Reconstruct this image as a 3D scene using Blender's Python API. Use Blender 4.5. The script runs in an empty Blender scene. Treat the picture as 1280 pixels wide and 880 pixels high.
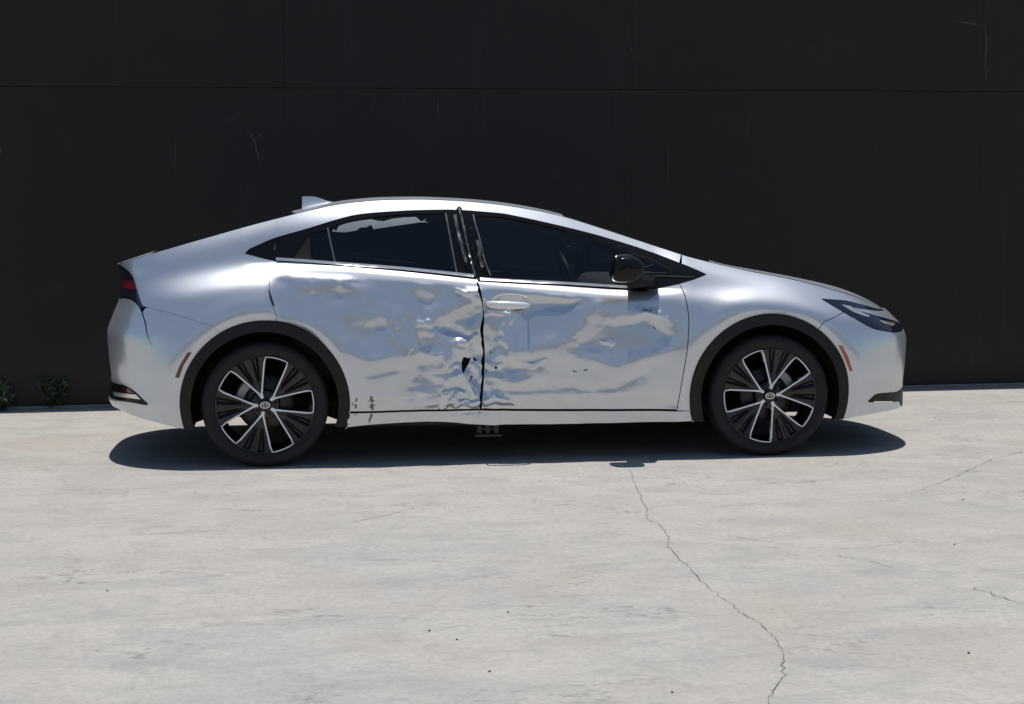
import bpy, bmesh, math, random
import numpy as np
from mathutils import Vector, Matrix
from mathutils.geometry import delaunay_2d_cdt

random.seed(7); np.random.seed(7)
scene = bpy.context.scene
COL = scene.collection
R = math.radians

# ------------------------------------------------------------------ camera
CAM_POS = np.array([-1.0707, -9.86, 1.4411])
YAW, PIT, ROL, FPX = 0.112666, -0.0927054, -0.0047467, 2109.87
_F = np.array([math.sin(YAW)*math.cos(PIT), math.cos(YAW)*math.cos(PIT), math.sin(PIT)])
_R0 = np.array([math.cos(YAW), -math.sin(YAW), 0.0]); _U0 = np.cross(_R0, _F)
_R = math.cos(ROL)*_R0 + math.sin(ROL)*_U0
_U = -math.sin(ROL)*_R0 + math.cos(ROL)*_U0
cd = bpy.data.cameras.new('camera'); cam = bpy.data.objects.new('camera', cd); COL.objects.link(cam)
m = Matrix.Identity(4)
for i in range(3):
    m[i][0], m[i][1], m[i][2], m[i][3] = _R[i], _U[i], -_F[i], CAM_POS[i]
cam.matrix_world = m
cd.sensor_width = 36.0; cd.lens = FPX/1280*36.0; cd.clip_start = 0.1; cd.clip_end = 8000
scene.camera = cam

# ------------------------------------------------------------------ sky and sun
SUN_EL, SUN_AZ = R(86.8), R(8)          # almost overhead, a little behind the wall
world = bpy.data.worlds.new('World'); scene.world = world; world.use_nodes = True
nt = world.node_tree; nt.nodes.clear()
sky = nt.nodes.new('ShaderNodeTexSky'); sky.sky_type = 'NISHITA'; sky.sun_disc = False
sky.sun_elevation = SUN_EL; sky.sun_rotation = SUN_AZ; sky.altitude = 100; sky.air_density = 1.0; sky.dust_density = 0.4; sky.ozone_density = 1.0
bg = nt.nodes.new('ShaderNodeBackground'); bg.inputs[1].default_value = 0.085
wo = nt.nodes.new('ShaderNodeOutputWorld')
nt.links.new(sky.outputs[0], bg.inputs[0]); nt.links.new(bg.outputs[0], wo.inputs[0])
sd = bpy.data.lights.new('sun', 'SUN'); sd.energy = 4.45; sd.angle = R(0.55); sd.color = (1.0, 0.965, 0.91)
sun = bpy.data.objects.new('sun', sd); COL.objects.link(sun)
sdir = Vector((math.sin(SUN_AZ)*math.cos(SUN_EL), math.cos(SUN_AZ)*math.cos(SUN_EL), math.sin(SUN_EL)))
sun.rotation_euler = sdir.to_track_quat('Z', 'Y').to_euler(); sun.location = (0, 0, 20)
scene.view_settings.view_transform = 'Standard'; scene.view_settings.look = 'None'
scene.view_settings.gamma = 1.0; scene.view_settings.exposure = 0.0; scene.view_settings.use_curve_mapping = False

# ------------------------------------------------------------------ helpers
def link(o, parent=None):
    COL.objects.link(o)
    if parent is not None: o.parent = parent
    return o
def empty(name, loc=(0, 0, 0), parent=None):
    o = bpy.data.objects.new(name, None); o.location = loc; o.empty_display_size = 0.2
    return link(o, parent)
def tag(o, label=None, cat=None, group=None, kind=None):
    if label: o['label'] = label
    if cat: o['category'] = cat
    if group: o['group'] = group
    if kind: o['kind'] = kind
    return o
def mesh_obj(name, verts, faces, mat, parent=None, smooth=True):
    me = bpy.data.meshes.new(name); me.from_pydata([tuple(map(float, v)) for v in verts], [], [tuple(map(int, f)) for f in faces]); me.update()
    if mat is not None: me.materials.append(mat)
    if smooth: me.polygons.foreach_set('use_smooth', [True]*len(me.polygons))
    o = bpy.data.objects.new(name, me); return link(o, parent)
def bm_obj(name, bm, mat, parent=None, smooth=False, loc=None):
    me = bpy.data.meshes.new(name); bm.to_mesh(me); bm.free()
    if mat is not None: me.materials.append(mat)
    if smooth: me.polygons.foreach_set('use_smooth', [True]*len(me.polygons))
    o = bpy.data.objects.new(name, me)
    if loc is not None: o.location = loc
    return link(o, parent)
def box(bm, lo, hi, bevel=0.0, seg=2, rot=None):
    g = bmesh.ops.create_cube(bm, size=1.0); vs = g['verts']
    c = [(a+b)/2 for a, b in zip(lo, hi)]; s = [b-a for a, b in zip(lo, hi)]
    M = Matrix.Translation(c) @ (rot.to_4x4() if rot else Matrix.Identity(4)) @ Matrix.Diagonal((*s, 1))
    bmesh.ops.transform(bm, matrix=M, verts=vs)
    if bevel > 0:
        es = list({e for v in vs for e in v.link_edges})
        bmesh.ops.bevel(bm, geom=es, offset=bevel, segments=seg, profile=0.5, affect='EDGES')
def cyl(bm, r, y0, y1, cx=0, cz=0, seg=24, r2=None):
    g = bmesh.ops.create_cone(bm, cap_ends=True, segments=seg, radius1=r, radius2=r if r2 is None else r2, depth=abs(y1-y0))
    bmesh.ops.transform(bm, matrix=Matrix.Translation((cx, (y0+y1)/2, cz)) @ Matrix.Rotation(R(90), 4, 'X'), verts=g['verts'])
def lathe(profile, seg=96, closed=False):
    """profile of (r, y) spun about the Y axis"""
    V, Fc = [], []; n = len(profile)
    for i in range(seg):
        a = 2*math.pi*i/seg; c, s = math.cos(a), math.sin(a)
        V += [(r*c, y, r*s) for r, y in profile]
    for i in range(seg):
        j = (i+1) % seg
        for k in range(n if closed else n-1):
            k2 = (k+1) % n
            Fc.append((i*n+k, i*n+k2, j*n+k2, j*n+k))
    return V, Fc
def sharp_by_angle(o, deg=35):
    me = o.data
    me.polygons.foreach_set('use_smooth', [True]*len(me.polygons))
    me.set_sharp_from_angle(angle=R(deg))
def rings_obj(name, rings, mat, parent=None, smooth=True, cap=True):
    n = len(rings[0]); V = [p for r in rings for p in r]; Fc = []
    for i in range(len(rings)-1):
        for k in range(n):
            Fc.append((i*n+k, i*n+(k+1) % n, (i+1)*n+(k+1) % n, (i+1)*n+k))
    if cap:
        Fc.append(tuple(range(n))[::-1]); Fc.append(tuple((len(rings)-1)*n+k for k in range(n)))
    o = mesh_obj(name, V, Fc, mat, parent, smooth)
    bm = bmesh.new(); bm.from_mesh(o.data); bmesh.ops.recalc_face_normals(bm, faces=bm.faces); bm.to_mesh(o.data); bm.free()
    if smooth: sharp_by_angle(o, 50)
    return o
def tube(name, pts, rad, mat, parent=None, seg=8):
    rings = []
    P = [Vector(p) for p in pts]
    for i, p in enumerate(P):
        t = (P[min(i+1, len(P)-1)]-P[max(i-1, 0)]).normalized()
        a = t.cross(Vector((0, 0, 1)) if abs(t.z) < 0.9 else Vector((1, 0, 0))).normalized(); b = t.cross(a)
        rr = rad[i] if hasattr(rad, '__len__') else rad
        rings.append([p+a*rr*math.cos(2*math.pi*k/seg)+b*rr*math.sin(2*math.pi*k/seg) for k in range(seg)])
    return rings_obj(name, rings, mat, parent)

# ------------------------------------------------------------------ materials
def new_mat(name):
    mt = bpy.data.materials.new(name); mt.use_nodes = True
    return mt, mt.node_tree, mt.node_tree.nodes['Principled BSDF']
def N(t, kind, **kw):
    n = t.nodes.new(kind)
    for k, v in kw.items():
        if k.startswith('i_'):
            key = k[2:]; key = int(key) if key.isdigit() else key
            n.inputs[key].default_value = v
        else: setattr(n, k, v)
    return n
def coords(t, scale=(1, 1, 1)):
    g = N(t, 'ShaderNodeNewGeometry'); mp = N(t, 'ShaderNodeMapping'); mp.inputs['Scale'].default_value = scale
    t.links.new(g.outputs['Position'], mp.inputs['Vector']); return mp.outputs[0]
def noise(t, vec, scale, detail=6, rough=0.55, dist=0.0):
    n = N(t, 'ShaderNodeTexNoise'); n.inputs['Scale'].default_value = scale; n.inputs['Detail'].default_value = detail
    n.inputs['Roughness'].default_value = rough; n.inputs['Distortion'].default_value = dist
    t.links.new(vec, n.inputs['Vector']); return n.outputs['Fac']
def ramp(t, fac, stops):
    r = N(t, 'ShaderNodeValToRGB'); cr = r.color_ramp
    while len(cr.elements) < len(stops): cr.elements.new(0.5)
    for e, (p, c) in zip(cr.elements, stops):
        e.position = p; e.color = (c, c, c, 1) if not hasattr(c, '__len__') else (*c, 1)
    t.links.new(fac, r.inputs[0]); return r.outputs[0]
def mix(t, fac, a, b, mode='MIX'):
    n = N(t, 'ShaderNodeMix', data_type='RGBA', blend_type=mode)
    for s, v in ((n.inputs[0], fac), (n.inputs[6], a), (n.inputs[7], b)):
        if hasattr(v, 'is_output'): t.links.new(v, s)
        elif hasattr(v, '__len__'): s.default_value = (*v, 1)
        else: s.default_value = v
    return n.outputs[2]
def math_n(t, op, a, b=0.0):
    n = N(t, 'ShaderNodeMath', operation=op)
    for s, v in ((n.inputs[0], a), (n.inputs[1], b)):
        if hasattr(v, 'is_output'): t.links.new(v, s)
        else: s.default_value = v
    return n.outputs[0]
def bump(t, bsdf, h, strength=0.3, dist=0.01):
    b = N(t, 'ShaderNodeBump'); b.inputs['Strength'].default_value = strength; b.inputs['Distance'].default_value = dist
    t.links.new(h, b.inputs['Height']); t.links.new(b.outputs[0], bsdf.inputs['Normal'])
def simple(name, col, rough=0.5, metal=0.0, coat=0.0, var=0.12, scale=30, coat_rough=0.03, spec=0.5):
    mt, t, b = new_mat(name)
    v = coords(t); f = noise(t, v, scale)
    c = mix(t, f, tuple(x*(1-var) for x in col), tuple(min(1, x*(1+var)) for x in col))
    t.links.new(c, b.inputs['Base Color'])
    t.links.new(ramp(t, noise(t, v, scale*0.6), [(0.3, max(0, rough*(1-var))), (0.7, min(1, rough*(1+var)))]), b.inputs['Roughness'])
    b.inputs['Metallic'].default_value = metal; b.inputs['Coat Weight'].default_value = coat; b.inputs['Coat Roughness'].default_value = coat_rough
    b.inputs['Specular IOR Level'].default_value = spec
    return mt

def mat_paint():
    mt, t, b = new_mat('silver_paint'); v = coords(t)
    f = noise(t, v, 900, 2, 0.6)
    c = mix(t, f, (0.55, 0.58, 0.62), (0.69, 0.72, 0.765))
    dirt = ramp(t, noise(t, v, 4.0, 7, 0.6), [(0.45, 0.0), (0.8, 0.3)])
    c = mix(t, dirt, c, (0.47, 0.48, 0.49))
    t.links.new(c, b.inputs['Base Color'])
    b.inputs['Metallic'].default_value = 0.92
    t.links.new(ramp(t, noise(t, v, 6, 6, 0.6), [(0.3, 0.17), (0.75, 0.24)]), b.inputs['Roughness'])
    b.inputs['Coat Weight'].default_value = 0.8; b.inputs['Coat Roughness'].default_value = 0.03; b.inputs['Coat IOR'].default_value = 1.5
    fl = N(t, 'ShaderNodeBsdfPrincipled')                         # tilted flakes scatter far wider than the lacquer
    t.links.new(c, fl.inputs['Base Color']); fl.inputs['Metallic'].default_value = 0.85; fl.inputs['Roughness'].default_value = 0.50
    ms = N(t, 'ShaderNodeMixShader'); ms.inputs[0].default_value = 0.46
    t.links.new(b.outputs[0], ms.inputs[1]); t.links.new(fl.outputs[0], ms.inputs[2]); t.links.new(ms.outputs[0], t.nodes['Material Output'].inputs[0])
    return mt
def mat_concrete():
    mt, t, b = new_mat('pale_concrete'); v = coords(t)
    vs = coords(t, (0.5, 1.3, 1.0))
    big = noise(t, v, 0.33, 5, 0.6); mid = noise(t, vs, 1.9, 10, 0.70, 0.5); fine = noise(t, v, 38, 6, 0.7); blot = noise(t, v, 4.2, 9, 0.74, 0.4)
    c = mix(t, ramp(t, big, [(0.32, 0), (0.68, 1)]), (0.339, 0.330, 0.315), (0.400, 0.376, 0.340))
    c = mix(t, ramp(t, mid, [(0.42, 0.0), (0.60, 0.8)]), c, (0.418, 0.398, 0.366))
    c = mix(t, ramp(t, noise(t, vs, 3.1, 10, 0.74, 1.0), [(0.50, 0.0), (0.68, 0.65)]), c, (0.271, 0.264, 0.257))
    c = mix(t, ramp(t, blot, [(0.34, 0.6), (0.50, 0.0)]), c, (0.286, 0.277, 0.261))
    c = mix(t, ramp(t, blot, [(0.56, 0.0), (0.72, 0.6)]), c, (0.443, 0.424, 0.391))
    c = mix(t, ramp(t, noise(t, v, 0.9, 6, 0.6), [(0.50, 0.0), (0.70, 0.6)]), c, (0.369, 0.318, 0.264))
    c = mix(t, ramp(t, fine, [(0.35, 0.45), (0.58, 0.0)]), c, (0.246, 0.239, 0.227))
    # thin dark scuffs where a warped noise crosses its middle value
    w = math_n(t, 'ABSOLUTE', math_n(t, 'SUBTRACT', noise(t, coords(t, (0.30, 0.85, 1)), 2.3, 9, 0.66, 0.7), 0.5))
    line = ramp(t, w, [(0.0, 1.0), (0.012, 0.0)])
    gate = ramp(t, noise(t, v, 1.6, 5, 0.6), [(0.48, 0.0), (0.62, 0.7)])
    lm = math_n(t, 'MULTIPLY', math_n(t, 'MULTIPLY', line, gate), ramp(t, noise(t, v, 22, 4, 0.6), [(0.42, 0.0), (0.58, 1.0)]))
    c = mix(t, lm, c, (0.139, 0.134, 0.124))
    pit = ramp(t, noise(t, v, 85, 3, 0.5), [(0.20, 0.8), (0.27, 0.0)])
    c = mix(t, pit, c, (0.148, 0.137, 0.124))
    t.links.new(c, b.inputs['Base Color'])
    t.links.new(ramp(t, mid, [(0.3, 0.72), (0.7, 0.9)]), b.inputs['Roughness'])
    b.inputs['Specular IOR Level'].default_value = 0.3
    h = math_n(t, 'ADD', math_n(t, 'MULTIPLY', mid, 0.5), math_n(t, 'MULTIPLY', fine, 0.35))
    h = math_n(t, 'SUBTRACT', h, math_n(t, 'MULTIPLY', lm, 0.6))
    bump(t, b, h, 0.45, 0.012)
    return mt
def mat_wall():
    mt, t, b = new_mat('black_painted_panel'); v = coords(t)
    big = noise(t, v, 0.8, 5, 0.6); st = noise(t, coords(t, (9, 9, 0.35)), 1.6, 6, 0.6)
    c = mix(t, big, (0.0165, 0.0172, 0.0162), (0.0235, 0.0236, 0.0225))
    c = mix(t, ramp(t, st, [(0.60, 0.0), (0.78, 0.2)]), c, (0.055, 0.056, 0.058))
    c = mix(t, ramp(t, noise(t, v, 2.1, 8, 0.7), [(0.55, 0.0), (0.75, 0.35)]), c, (0.040, 0.038, 0.036))
    c = mix(t, ramp(t, noise(t, v, 60, 3, 0.5), [(0.74, 0.0), (0.80, 0.35)]), c, (0.12, 0.12, 0.12))
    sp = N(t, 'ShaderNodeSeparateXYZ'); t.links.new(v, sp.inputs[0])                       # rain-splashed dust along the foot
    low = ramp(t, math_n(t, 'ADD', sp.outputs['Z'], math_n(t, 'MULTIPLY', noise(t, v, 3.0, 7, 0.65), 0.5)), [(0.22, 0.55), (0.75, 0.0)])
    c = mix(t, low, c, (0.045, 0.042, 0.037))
    t.links.new(c, b.inputs['Base Color']); b.inputs['Roughness'].default_value = 0.75
    b.inputs['Specular IOR Level'].default_value = 0.25
    bump(t, b, math_n(t, 'ADD', noise(t, v, 14, 6, 0.65), math_n(t, 'MULTIPLY', st, 0.8)), 0.25, 0.006)
    return mt
def mat_glass(name, tint, rough=0.0):
    mt, t, b = new_mat(name); t.nodes.remove(b)
    tr = N(t, 'ShaderNodeBsdfTransparent'); v = coords(t)
    c = mix(t, noise(t, v, 3.0), tint, tuple(x*1.25 for x in tint)); t.links.new(c, tr.inputs[0])
    gl = N(t, 'ShaderNodeBsdfGlossy'); gl.inputs['Roughness'].default_value = 0.015; gl.inputs['Color'].default_value = (1.0, 0.98, 0.94, 1)
    fr = N(t, 'ShaderNodeFresnel'); fr.inputs['IOR'].default_value = 1.56
    ms = N(t, 'ShaderNodeMixShader')
    t.links.new(fr.outputs[0], ms.inputs[0]); t.links.new(tr.outputs[0], ms.inputs[1]); t.links.new(gl.outputs[0], ms.inputs[2])
    t.links.new(ms.outputs[0], t.nodes['Material Output'].inputs[0]); return mt
def mat_tyre():
    mt, t, b = new_mat('tyre_rubber'); v = coords(t)
    c = mix(t, noise(t, v, 25, 5), (0.010, 0.010, 0.011), (0.019, 0.019, 0.020)); t.links.new(c, b.inputs['Base Color'])
    b.inputs['Roughness'].default_value = 0.72; b.inputs['Specular IOR Level'].default_value = 0.35
    bump(t, b, noise(t, v, 120, 3), 0.2, 0.002); return mt

M = dict(
    paint=mat_paint(), concrete=mat_concrete(), wall=mat_wall(), tyre=mat_tyre(),
    wall_dark=simple('dark_groove', (0.06, 0.058, 0.052), 0.9),
    footing=simple('grey_footing_concrete', (0.20, 0.195, 0.185), 0.85, var=0.25, scale=18),
    gloss=simple('gloss_black_trim', (0.006, 0.0065, 0.007), 0.12, coat=0.0, var=0.1, spec=0.28),
    lens_black=simple('dark_smoked_lens', (0.008, 0.011, 0.020), 0.07, coat=0.35, var=0.1),
    plastic=simple('grained_black_plastic', (0.006, 0.006, 0.0065), 0.5, var=0.15, scale=60, spec=0.35),
    dark=simple('dark_cavity', (0.008, 0.008, 0.009), 0.9),
    under=simple('underbody_black', (0.016, 0.016, 0.017), 0.85),
    rim=simple('dark_grey_wheel_paint', (0.006, 0.0063, 0.007), 0.32, metal=0.0, coat=0.2),
    bright=simple('machined_aluminium', (0.93, 0.93, 0.93), 0.30, metal=0.05, var=0.04),
    steel=simple('brake_steel', (0.05, 0.049, 0.048), 0.42, metal=0.9, var=0.2),
    caliper=simple('cast_grey_metal', (0.33, 0.33, 0.33), 0.5, metal=0.6, var=0.2),
    chrome=simple('chrome', (0.75, 0.75, 0.76), 0.10, metal=1.0, var=0.03),
    strip=simple('satin_belt_strip', (0.80, 0.78, 0.75), 0.30, metal=0.9, var=0.05),
    red=simple('red_lens', (0.11, 0.005, 0.008), 0.08, coat=1.0, var=0.15),
    marker=simple('dark_red_marker', (0.16, 0.008, 0.014), 0.12, coat=0.8, var=0.15, scale=120),
    amber=simple('amber_marker', (0.42, 0.075, 0.018), 0.14, coat=0.8, var=0.2, scale=120),
    drl=simple('clear_lamp_insert', (0.36, 0.38, 0.41), 0.10, metal=0.4, coat=1.0, var=0.08),
    reflector=simple('warm_reflector', (0.62, 0.58, 0.48), 0.12, metal=0.7, coat=1.0, var=0.08),
    cloth=simple('dark_seat_cloth', (0.05, 0.052, 0.056), 0.9, var=0.2, scale=200),
    film=simple('torn_pale_film', (0.17, 0.20, 0.225), 0.5, var=0.22, scale=30),
    handle=simple('bright_silver_handle', (0.80, 0.81, 0.83), 0.22, metal=0.25, coat=0.6, var=0.05),
    trim_grey=simple('bent_pillar_trim_glint', (0.085, 0.088, 0.095), 0.30, var=0.4, scale=40),
    scuff_shade=simple('grey_scrape_and_shade', (0.15, 0.15, 0.16), 0.6, var=0.4, scale=90),
    crack=simple('crack_dark', (0.20, 0.195, 0.18), 0.95, var=0.3),
    scratch=simple('pale_scratch', (0.055, 0.058, 0.058), 0.8, var=0.3, scale=40),
    pebble=simple('dark_grit', (0.045, 0.042, 0.040), 0.9, var=0.3),
    leaf=simple('weed_leaf', (0.045, 0.075, 0.03), 0.6, var=0.35, scale=25),
    leaf_dark=simple('dull_weed_leaf', (0.022, 0.040, 0.022), 0.65, var=0.35, scale=25),
    lit_leaf=simple('pale_lit_leaf', (0.42, 0.45, 0.38), 0.6),
    stem=simple('weed_stem', (0.07, 0.09, 0.04), 0.7),
    glass=mat_glass('tinted_side_glass', (0.10, 0.13, 0.15)), front_glass=mat_glass('light_tinted_glass', (0.36, 0.40, 0.41)), screen=mat_glass('windscreen_glass', (0.60, 0.64, 0.64)),
    card=simple('beige_door_card', (0.33, 0.31, 0.28), 0.8, var=0.15, scale=40),
)

# ------------------------------------------------------------------ ground, wall
gv = [(-2000, -2000, 0), (2000, -2000, 0), (2000, 2000, 0), (-2000, 2000, 0)]
ground = tag(mesh_obj('ground', gv, [(0, 1, 2, 3)], M['concrete'], smooth=False), kind='structure')

def ray(px, py):
    return CAM_POS, _F + _R*((px-640)/FPX) + _U*((440-py)/FPX)
def on_z(px, py, z=0.0):
    C, d = ray(px, py); return C + d*((z-C[2])/d[2])
def on_y(px, py, y):
    C, d = ray(px, py); return C + d*((y-C[1])/d[1])

WALL_A = math.atan2(2.01-1.67, 4.07+3.22)
WALL_N = Vector((math.sin(WALL_A), -math.cos(WALL_A), 0))      # faces the camera
WALL_T = Vector((math.cos(WALL_A), math.sin(WALL_A), 0))
WALL_O = Vector((0.0, 1.82+0.17, 0))
wall = empty('boundary_wall', WALL_O); wall.rotation_euler.z = WALL_A
tag(wall, 'tall black painted panel wall behind the silver car', 'wall')
def wall_x(px, py=60):                                          # along-wall coordinate of a sight line
    C, d = ray(px, py); C = Vector(C); d = Vector(d); n = WALL_N
    p = C + d*((WALL_O-C).dot(n)/d.dot(n)); return (p-WALL_O).dot(WALL_T), p.z
GROOVE = wall_x(640, 111)[1]; WTOP = 3.0
def wall_panel(x0, x1, z0, z1, lean):
    bm = bmesh.new(); box(bm, (x0+0.0003, 0, z0), (x1-0.0003, 0.05, z1), 0.002, 2)
    bmesh.ops.transform(bm, matrix=Matrix.Translation((0, lean, 0)), verts=bm.verts)
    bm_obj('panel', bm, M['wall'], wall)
seam_u = [wall_x(p)[0] for p in (355, 790, 1228)]
d_ = seam_u[1]-seam_u[0]
xs_u = [seam_u[0]-3*d_, seam_u[0]-2*d_, seam_u[0]-d_] + seam_u + [seam_u[2]+d_, seam_u[2]+2*d_, seam_u[2]+3*d_]
xs_l = [x for x in xs_u]
for i in range(len(xs_u)-1):
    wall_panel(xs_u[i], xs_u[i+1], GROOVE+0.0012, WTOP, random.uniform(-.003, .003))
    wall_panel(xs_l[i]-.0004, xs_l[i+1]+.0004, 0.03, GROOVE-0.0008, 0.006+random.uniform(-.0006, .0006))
bm = bmesh.new(); box(bm, (xs_u[0], 0.055, 0), (xs_u[-1], 0.16, WTOP-0.02)); bm_obj('backing', bm, M['wall_dark'], wall)
bm = bmesh.new(); box(bm, (xs_u[0], -0.02, -0.05), (xs_u[-1], 0.054, 0.026), 0.006); bm_obj('footing', bm, M['footing'], wall)
def scratch(pts, wdt=0.004):
    P = [wall_x(*p) for p in pts]; V, Fc = [], []
    for i, (x, z) in enumerate(P):
        a = P[max(i-1, 0)]; b = P[min(i+1, len(P)-1)]; dx, dz = b[0]-a[0], b[1]-a[1]; L = math.hypot(dx, dz) or 1
        ww = wdt*(0.25 if i in (0, len(P)-1) else random.uniform(.6, 1.2))/2
        V += [(x-dz/L*ww, -0.0045, z+dx/L*ww), (x+dz/L*ww, -0.0045, z-dx/L*ww)]
        if i: Fc.append((2*i-2, 2*i-1, 2*i+1, 2*i))
    mesh_obj('scratch', V, Fc, M['scratch'], wall, smooth=False)
scratch([(308, 162), (314, 169), (319, 177), (320, 186), (323, 195), (325, 203)], 0.008)
scratch([(331, 162), (325, 169), (319, 176)], 0.006)
scratch([(279, 155), (290, 147), (303, 140)], 0.006)
scratch([(547, 120), (547.5, 135), (547, 148)], 0.005)
scratch([(467, 122), (467, 132), (464, 141)], 0.005)
scratch([(835, 182), (835, 205), (834, 227)], 0.006)
scratch([(938, 140), (934, 158), (932, 180)], 0.005)
scratch([(787, 50), (789, 62), (791, 78)], 0.006)
scratch([(1231, 30), (1233, 55), (1231, 78), (1233, 100)], 0.010)
scratch([(1194, 27), (1212, 29), (1230, 33)], 0.008)
scratch([(0, 183), (2, 189), (0, 192)], 0.012)
scratch([(218, 160), (219, 190), (218, 230)], 0.005)

# cracks in the slab
def crack(pts, wdt):
    P = []
    for (a, b), (c, d2) in zip(pts[:-1], pts[1:]):
        n = max(2, int(math.hypot(c-a, d2-b)/4))
        for k in range(n): P.append((a+(c-a)*k/n, b+(d2-b)*k/n))
    P.append(pts[-1]); W = [on_z(*p)[:2] for p in P]
    W = [w + np.random.normal(0, 0.006, 2) for w in W]
    V, Fc = [], []
    for i, w in enumerate(W):
        a, b = W[max(i-1, 0)], W[min(i+1, len(W)-1)]; t_ = (b-a)/(np.linalg.norm(b-a)+1e-9); ww = wdt*random.uniform(.35, 1.25)/2
        V += [(w[0]-t_[1]*ww, w[1]+t_[0]*ww, 0.004), (w[0]+t_[1]*ww, w[1]-t_[0]*ww, 0.004)]
        if i: Fc.append((2*i-2, 2*i-1, 2*i+1, 2*i))
    mesh_obj('crack', V, Fc, M['crack'], ground, smooth=False)
crack([(785, 577), (790, 596), (798, 617), (806, 632), (813, 650), (830, 661), (837, 684), (845, 694), (860, 709)], 0.0032)
crack([(860, 709), (880, 731), (897, 744), (925, 765), (950, 780), (968, 794), (978, 811), (980, 832), (977, 852), (965, 868), (961, 881)], 0.0032)
crack([(1138, 617), (1170, 606), (1204, 592)], 0.0045)
crack([(1205, 591), (1240, 574), (1279, 565)], 0.004)
crack([(910, 670), (950, 676), (995, 683)], 0.003)
crack([(1045, 694), (1080, 700), (1115, 709)], 0.003)
crack([(1215, 735), (1250, 746), (1280, 756)], 0.0045)
crack([(165, 669), (210, 667), (260, 664)], 0.004)
crack([(443, 653), (480, 645), (520, 634)], 0.004)
for i, (px, py) in enumerate([(537, 789), (571, 800), (635, 766), (612, 840), (1193, 681), (1211, 817), (1204, 625), (134, 739), (1169, 523), (840, 866)]):
    c = on_z(px, py); bm = bmesh.new(); bmesh.ops.create_icosphere(bm, subdivisions=1, radius=0.0047)
    for v in bm.verts: v.co = Vector((v.co.x*random.uniform(.7, 1.3), v.co.y*random.uniform(.7, 1.3), v.co.z*random.uniform(.4, .7)))
    o = bm_obj('pebble', bm, M['pebble'], loc=(c[0], c[1], 0.003)); o.rotation_euler.z = random.random()*6
    tag(o, 'tiny dark speck of grit lying on the pale concrete', 'pebble', 'specks of grit on the concrete')

# weeds at the foot of the wall
def weed(name, label, px, py, h, spread, n, mat, lit_leaves, seed):
    rg = random.Random(seed); C = on_z(px, py); base = Vector((C[0], C[1], 0.0))
    root = empty(name, base); tag(root, label, 'weed', 'weeds at the foot of the wall')
    SV, SF, LV, LF, FV, FF = [], [], [], [], [], []
    def quad(V, Fc, c, a, b):
        k = len(V); V += [c-a, c+b*0.5-a*0.2, c+a, c-b*0.5-a*0.2]; Fc.append((k, k+1, k+2, k+3))
    for s in range(n):
        az = rg.uniform(0, 6.28); hh = h*rg.uniform(.45, 1.0); out = spread*rg.uniform(.2, 1.0)
        pts = [Vector((math.cos(az)*out*t, math.sin(az)*out*t*0.35, hh*t-0.12*hh*t*t)) for t in (0, .25, .5, .75, 1.0)]
        for a, b in zip(pts[:-1], pts[1:]):
            k = len(SV); w = Vector((0.003, 0, 0)); w2 = Vector((0, 0.003, 0))
            SV += [a-w, a+w, b+w*.7, b-w*.7, a-w2, a+w2, b+w2*.7, b-w2*.7]; SF += [(k, k+1, k+2, k+3), (k+4, k+5, k+6, k+7)]
        for q in range(16):
            t = rg.uniform(.15, 1.0); p = pts[0].lerp(pts[-1], t); p.z = hh*t-0.12*hh*t*t
            d = Vector((rg.gauss(0, 1), rg.gauss(0, .6), rg.gauss(.2, .6))).normalized(); L = rg.uniform(.018, .038)
            sd_ = d.cross(Vector((rg.gauss(0, 1), rg.gauss(0, 1), rg.gauss(0, 1)))).normalized()
            quad(LV, LF, p+d*L, d*L, sd_*L*0.9)
    for q in range(lit_leaves):  # pale leaves: the light on the foliage is put into their colour
        p = Vector((rg.uniform(-.3, .5)*spread, rg.uniform(-.8, 0)*spread*.35, rg.uniform(.25, .6)*h))
        for j in range(4):
            d = Vector((rg.gauss(0, 1), rg.gauss(0, .5), rg.gauss(.3, .5))).normalized()*0.014
            quad(FV, FF, p+d, d, d.cross(Vector((rg.gauss(0, 1), 1, rg.gauss(0, 1)))).normalized()*0.014)
    mesh_obj('stem', SV, SF, M['stem'], root, smooth=False); mesh_obj('foliage', LV, LF, mat, root, smooth=False)
    for q in range(0, len(FF), 4):
        mesh_obj('lit_leaf', FV[q*4:q*4+16], [tuple(k-q*4 for k in f) for f in FF[q:q+4]], M['lit_leaf'], root, smooth=False)
weed('weed', 'leafy weed with pale lit leaves at the far left foot of the wall', 2, 514, 0.24, 0.15, 14, M['leaf'], 4, 3)
weed('weed', 'dull green weed without pale leaves, nearest the car tail', 66, 512, 0.25, 0.17, 11, M['leaf_dark'], 0, 5)

# across the yard, behind the viewpoint: a long grey block that the doors mirror
block = empty('concrete_building', (6, -52, 0))
tag(block, 'long grey building mirrored as the grey band in the doors', 'building')
M['block'] = simple('grey_render', (0.46, 0.46, 0.465), 0.85, var=0.2, scale=0.6)
bm = bmesh.new(); box(bm, (-70, -14, 0), (70, 0, 7.6), 0.1); bm_obj('wall', bm, M['block'], block)
bm = bmesh.new(); box(bm, (-70.3, -14.3, 7.56), (70.3, 0.3, 8.0), 0.05); bm_obj('parapet', bm, M['footing'], block)
for k in range(9):
    bm = bmesh.new(); box(bm, (-60+k*15, -0.1, 0.05), (-54+k*15, 0.06, 4.0), 0.02); bm_obj('shutter', bm, M['caliper'], block)

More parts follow.
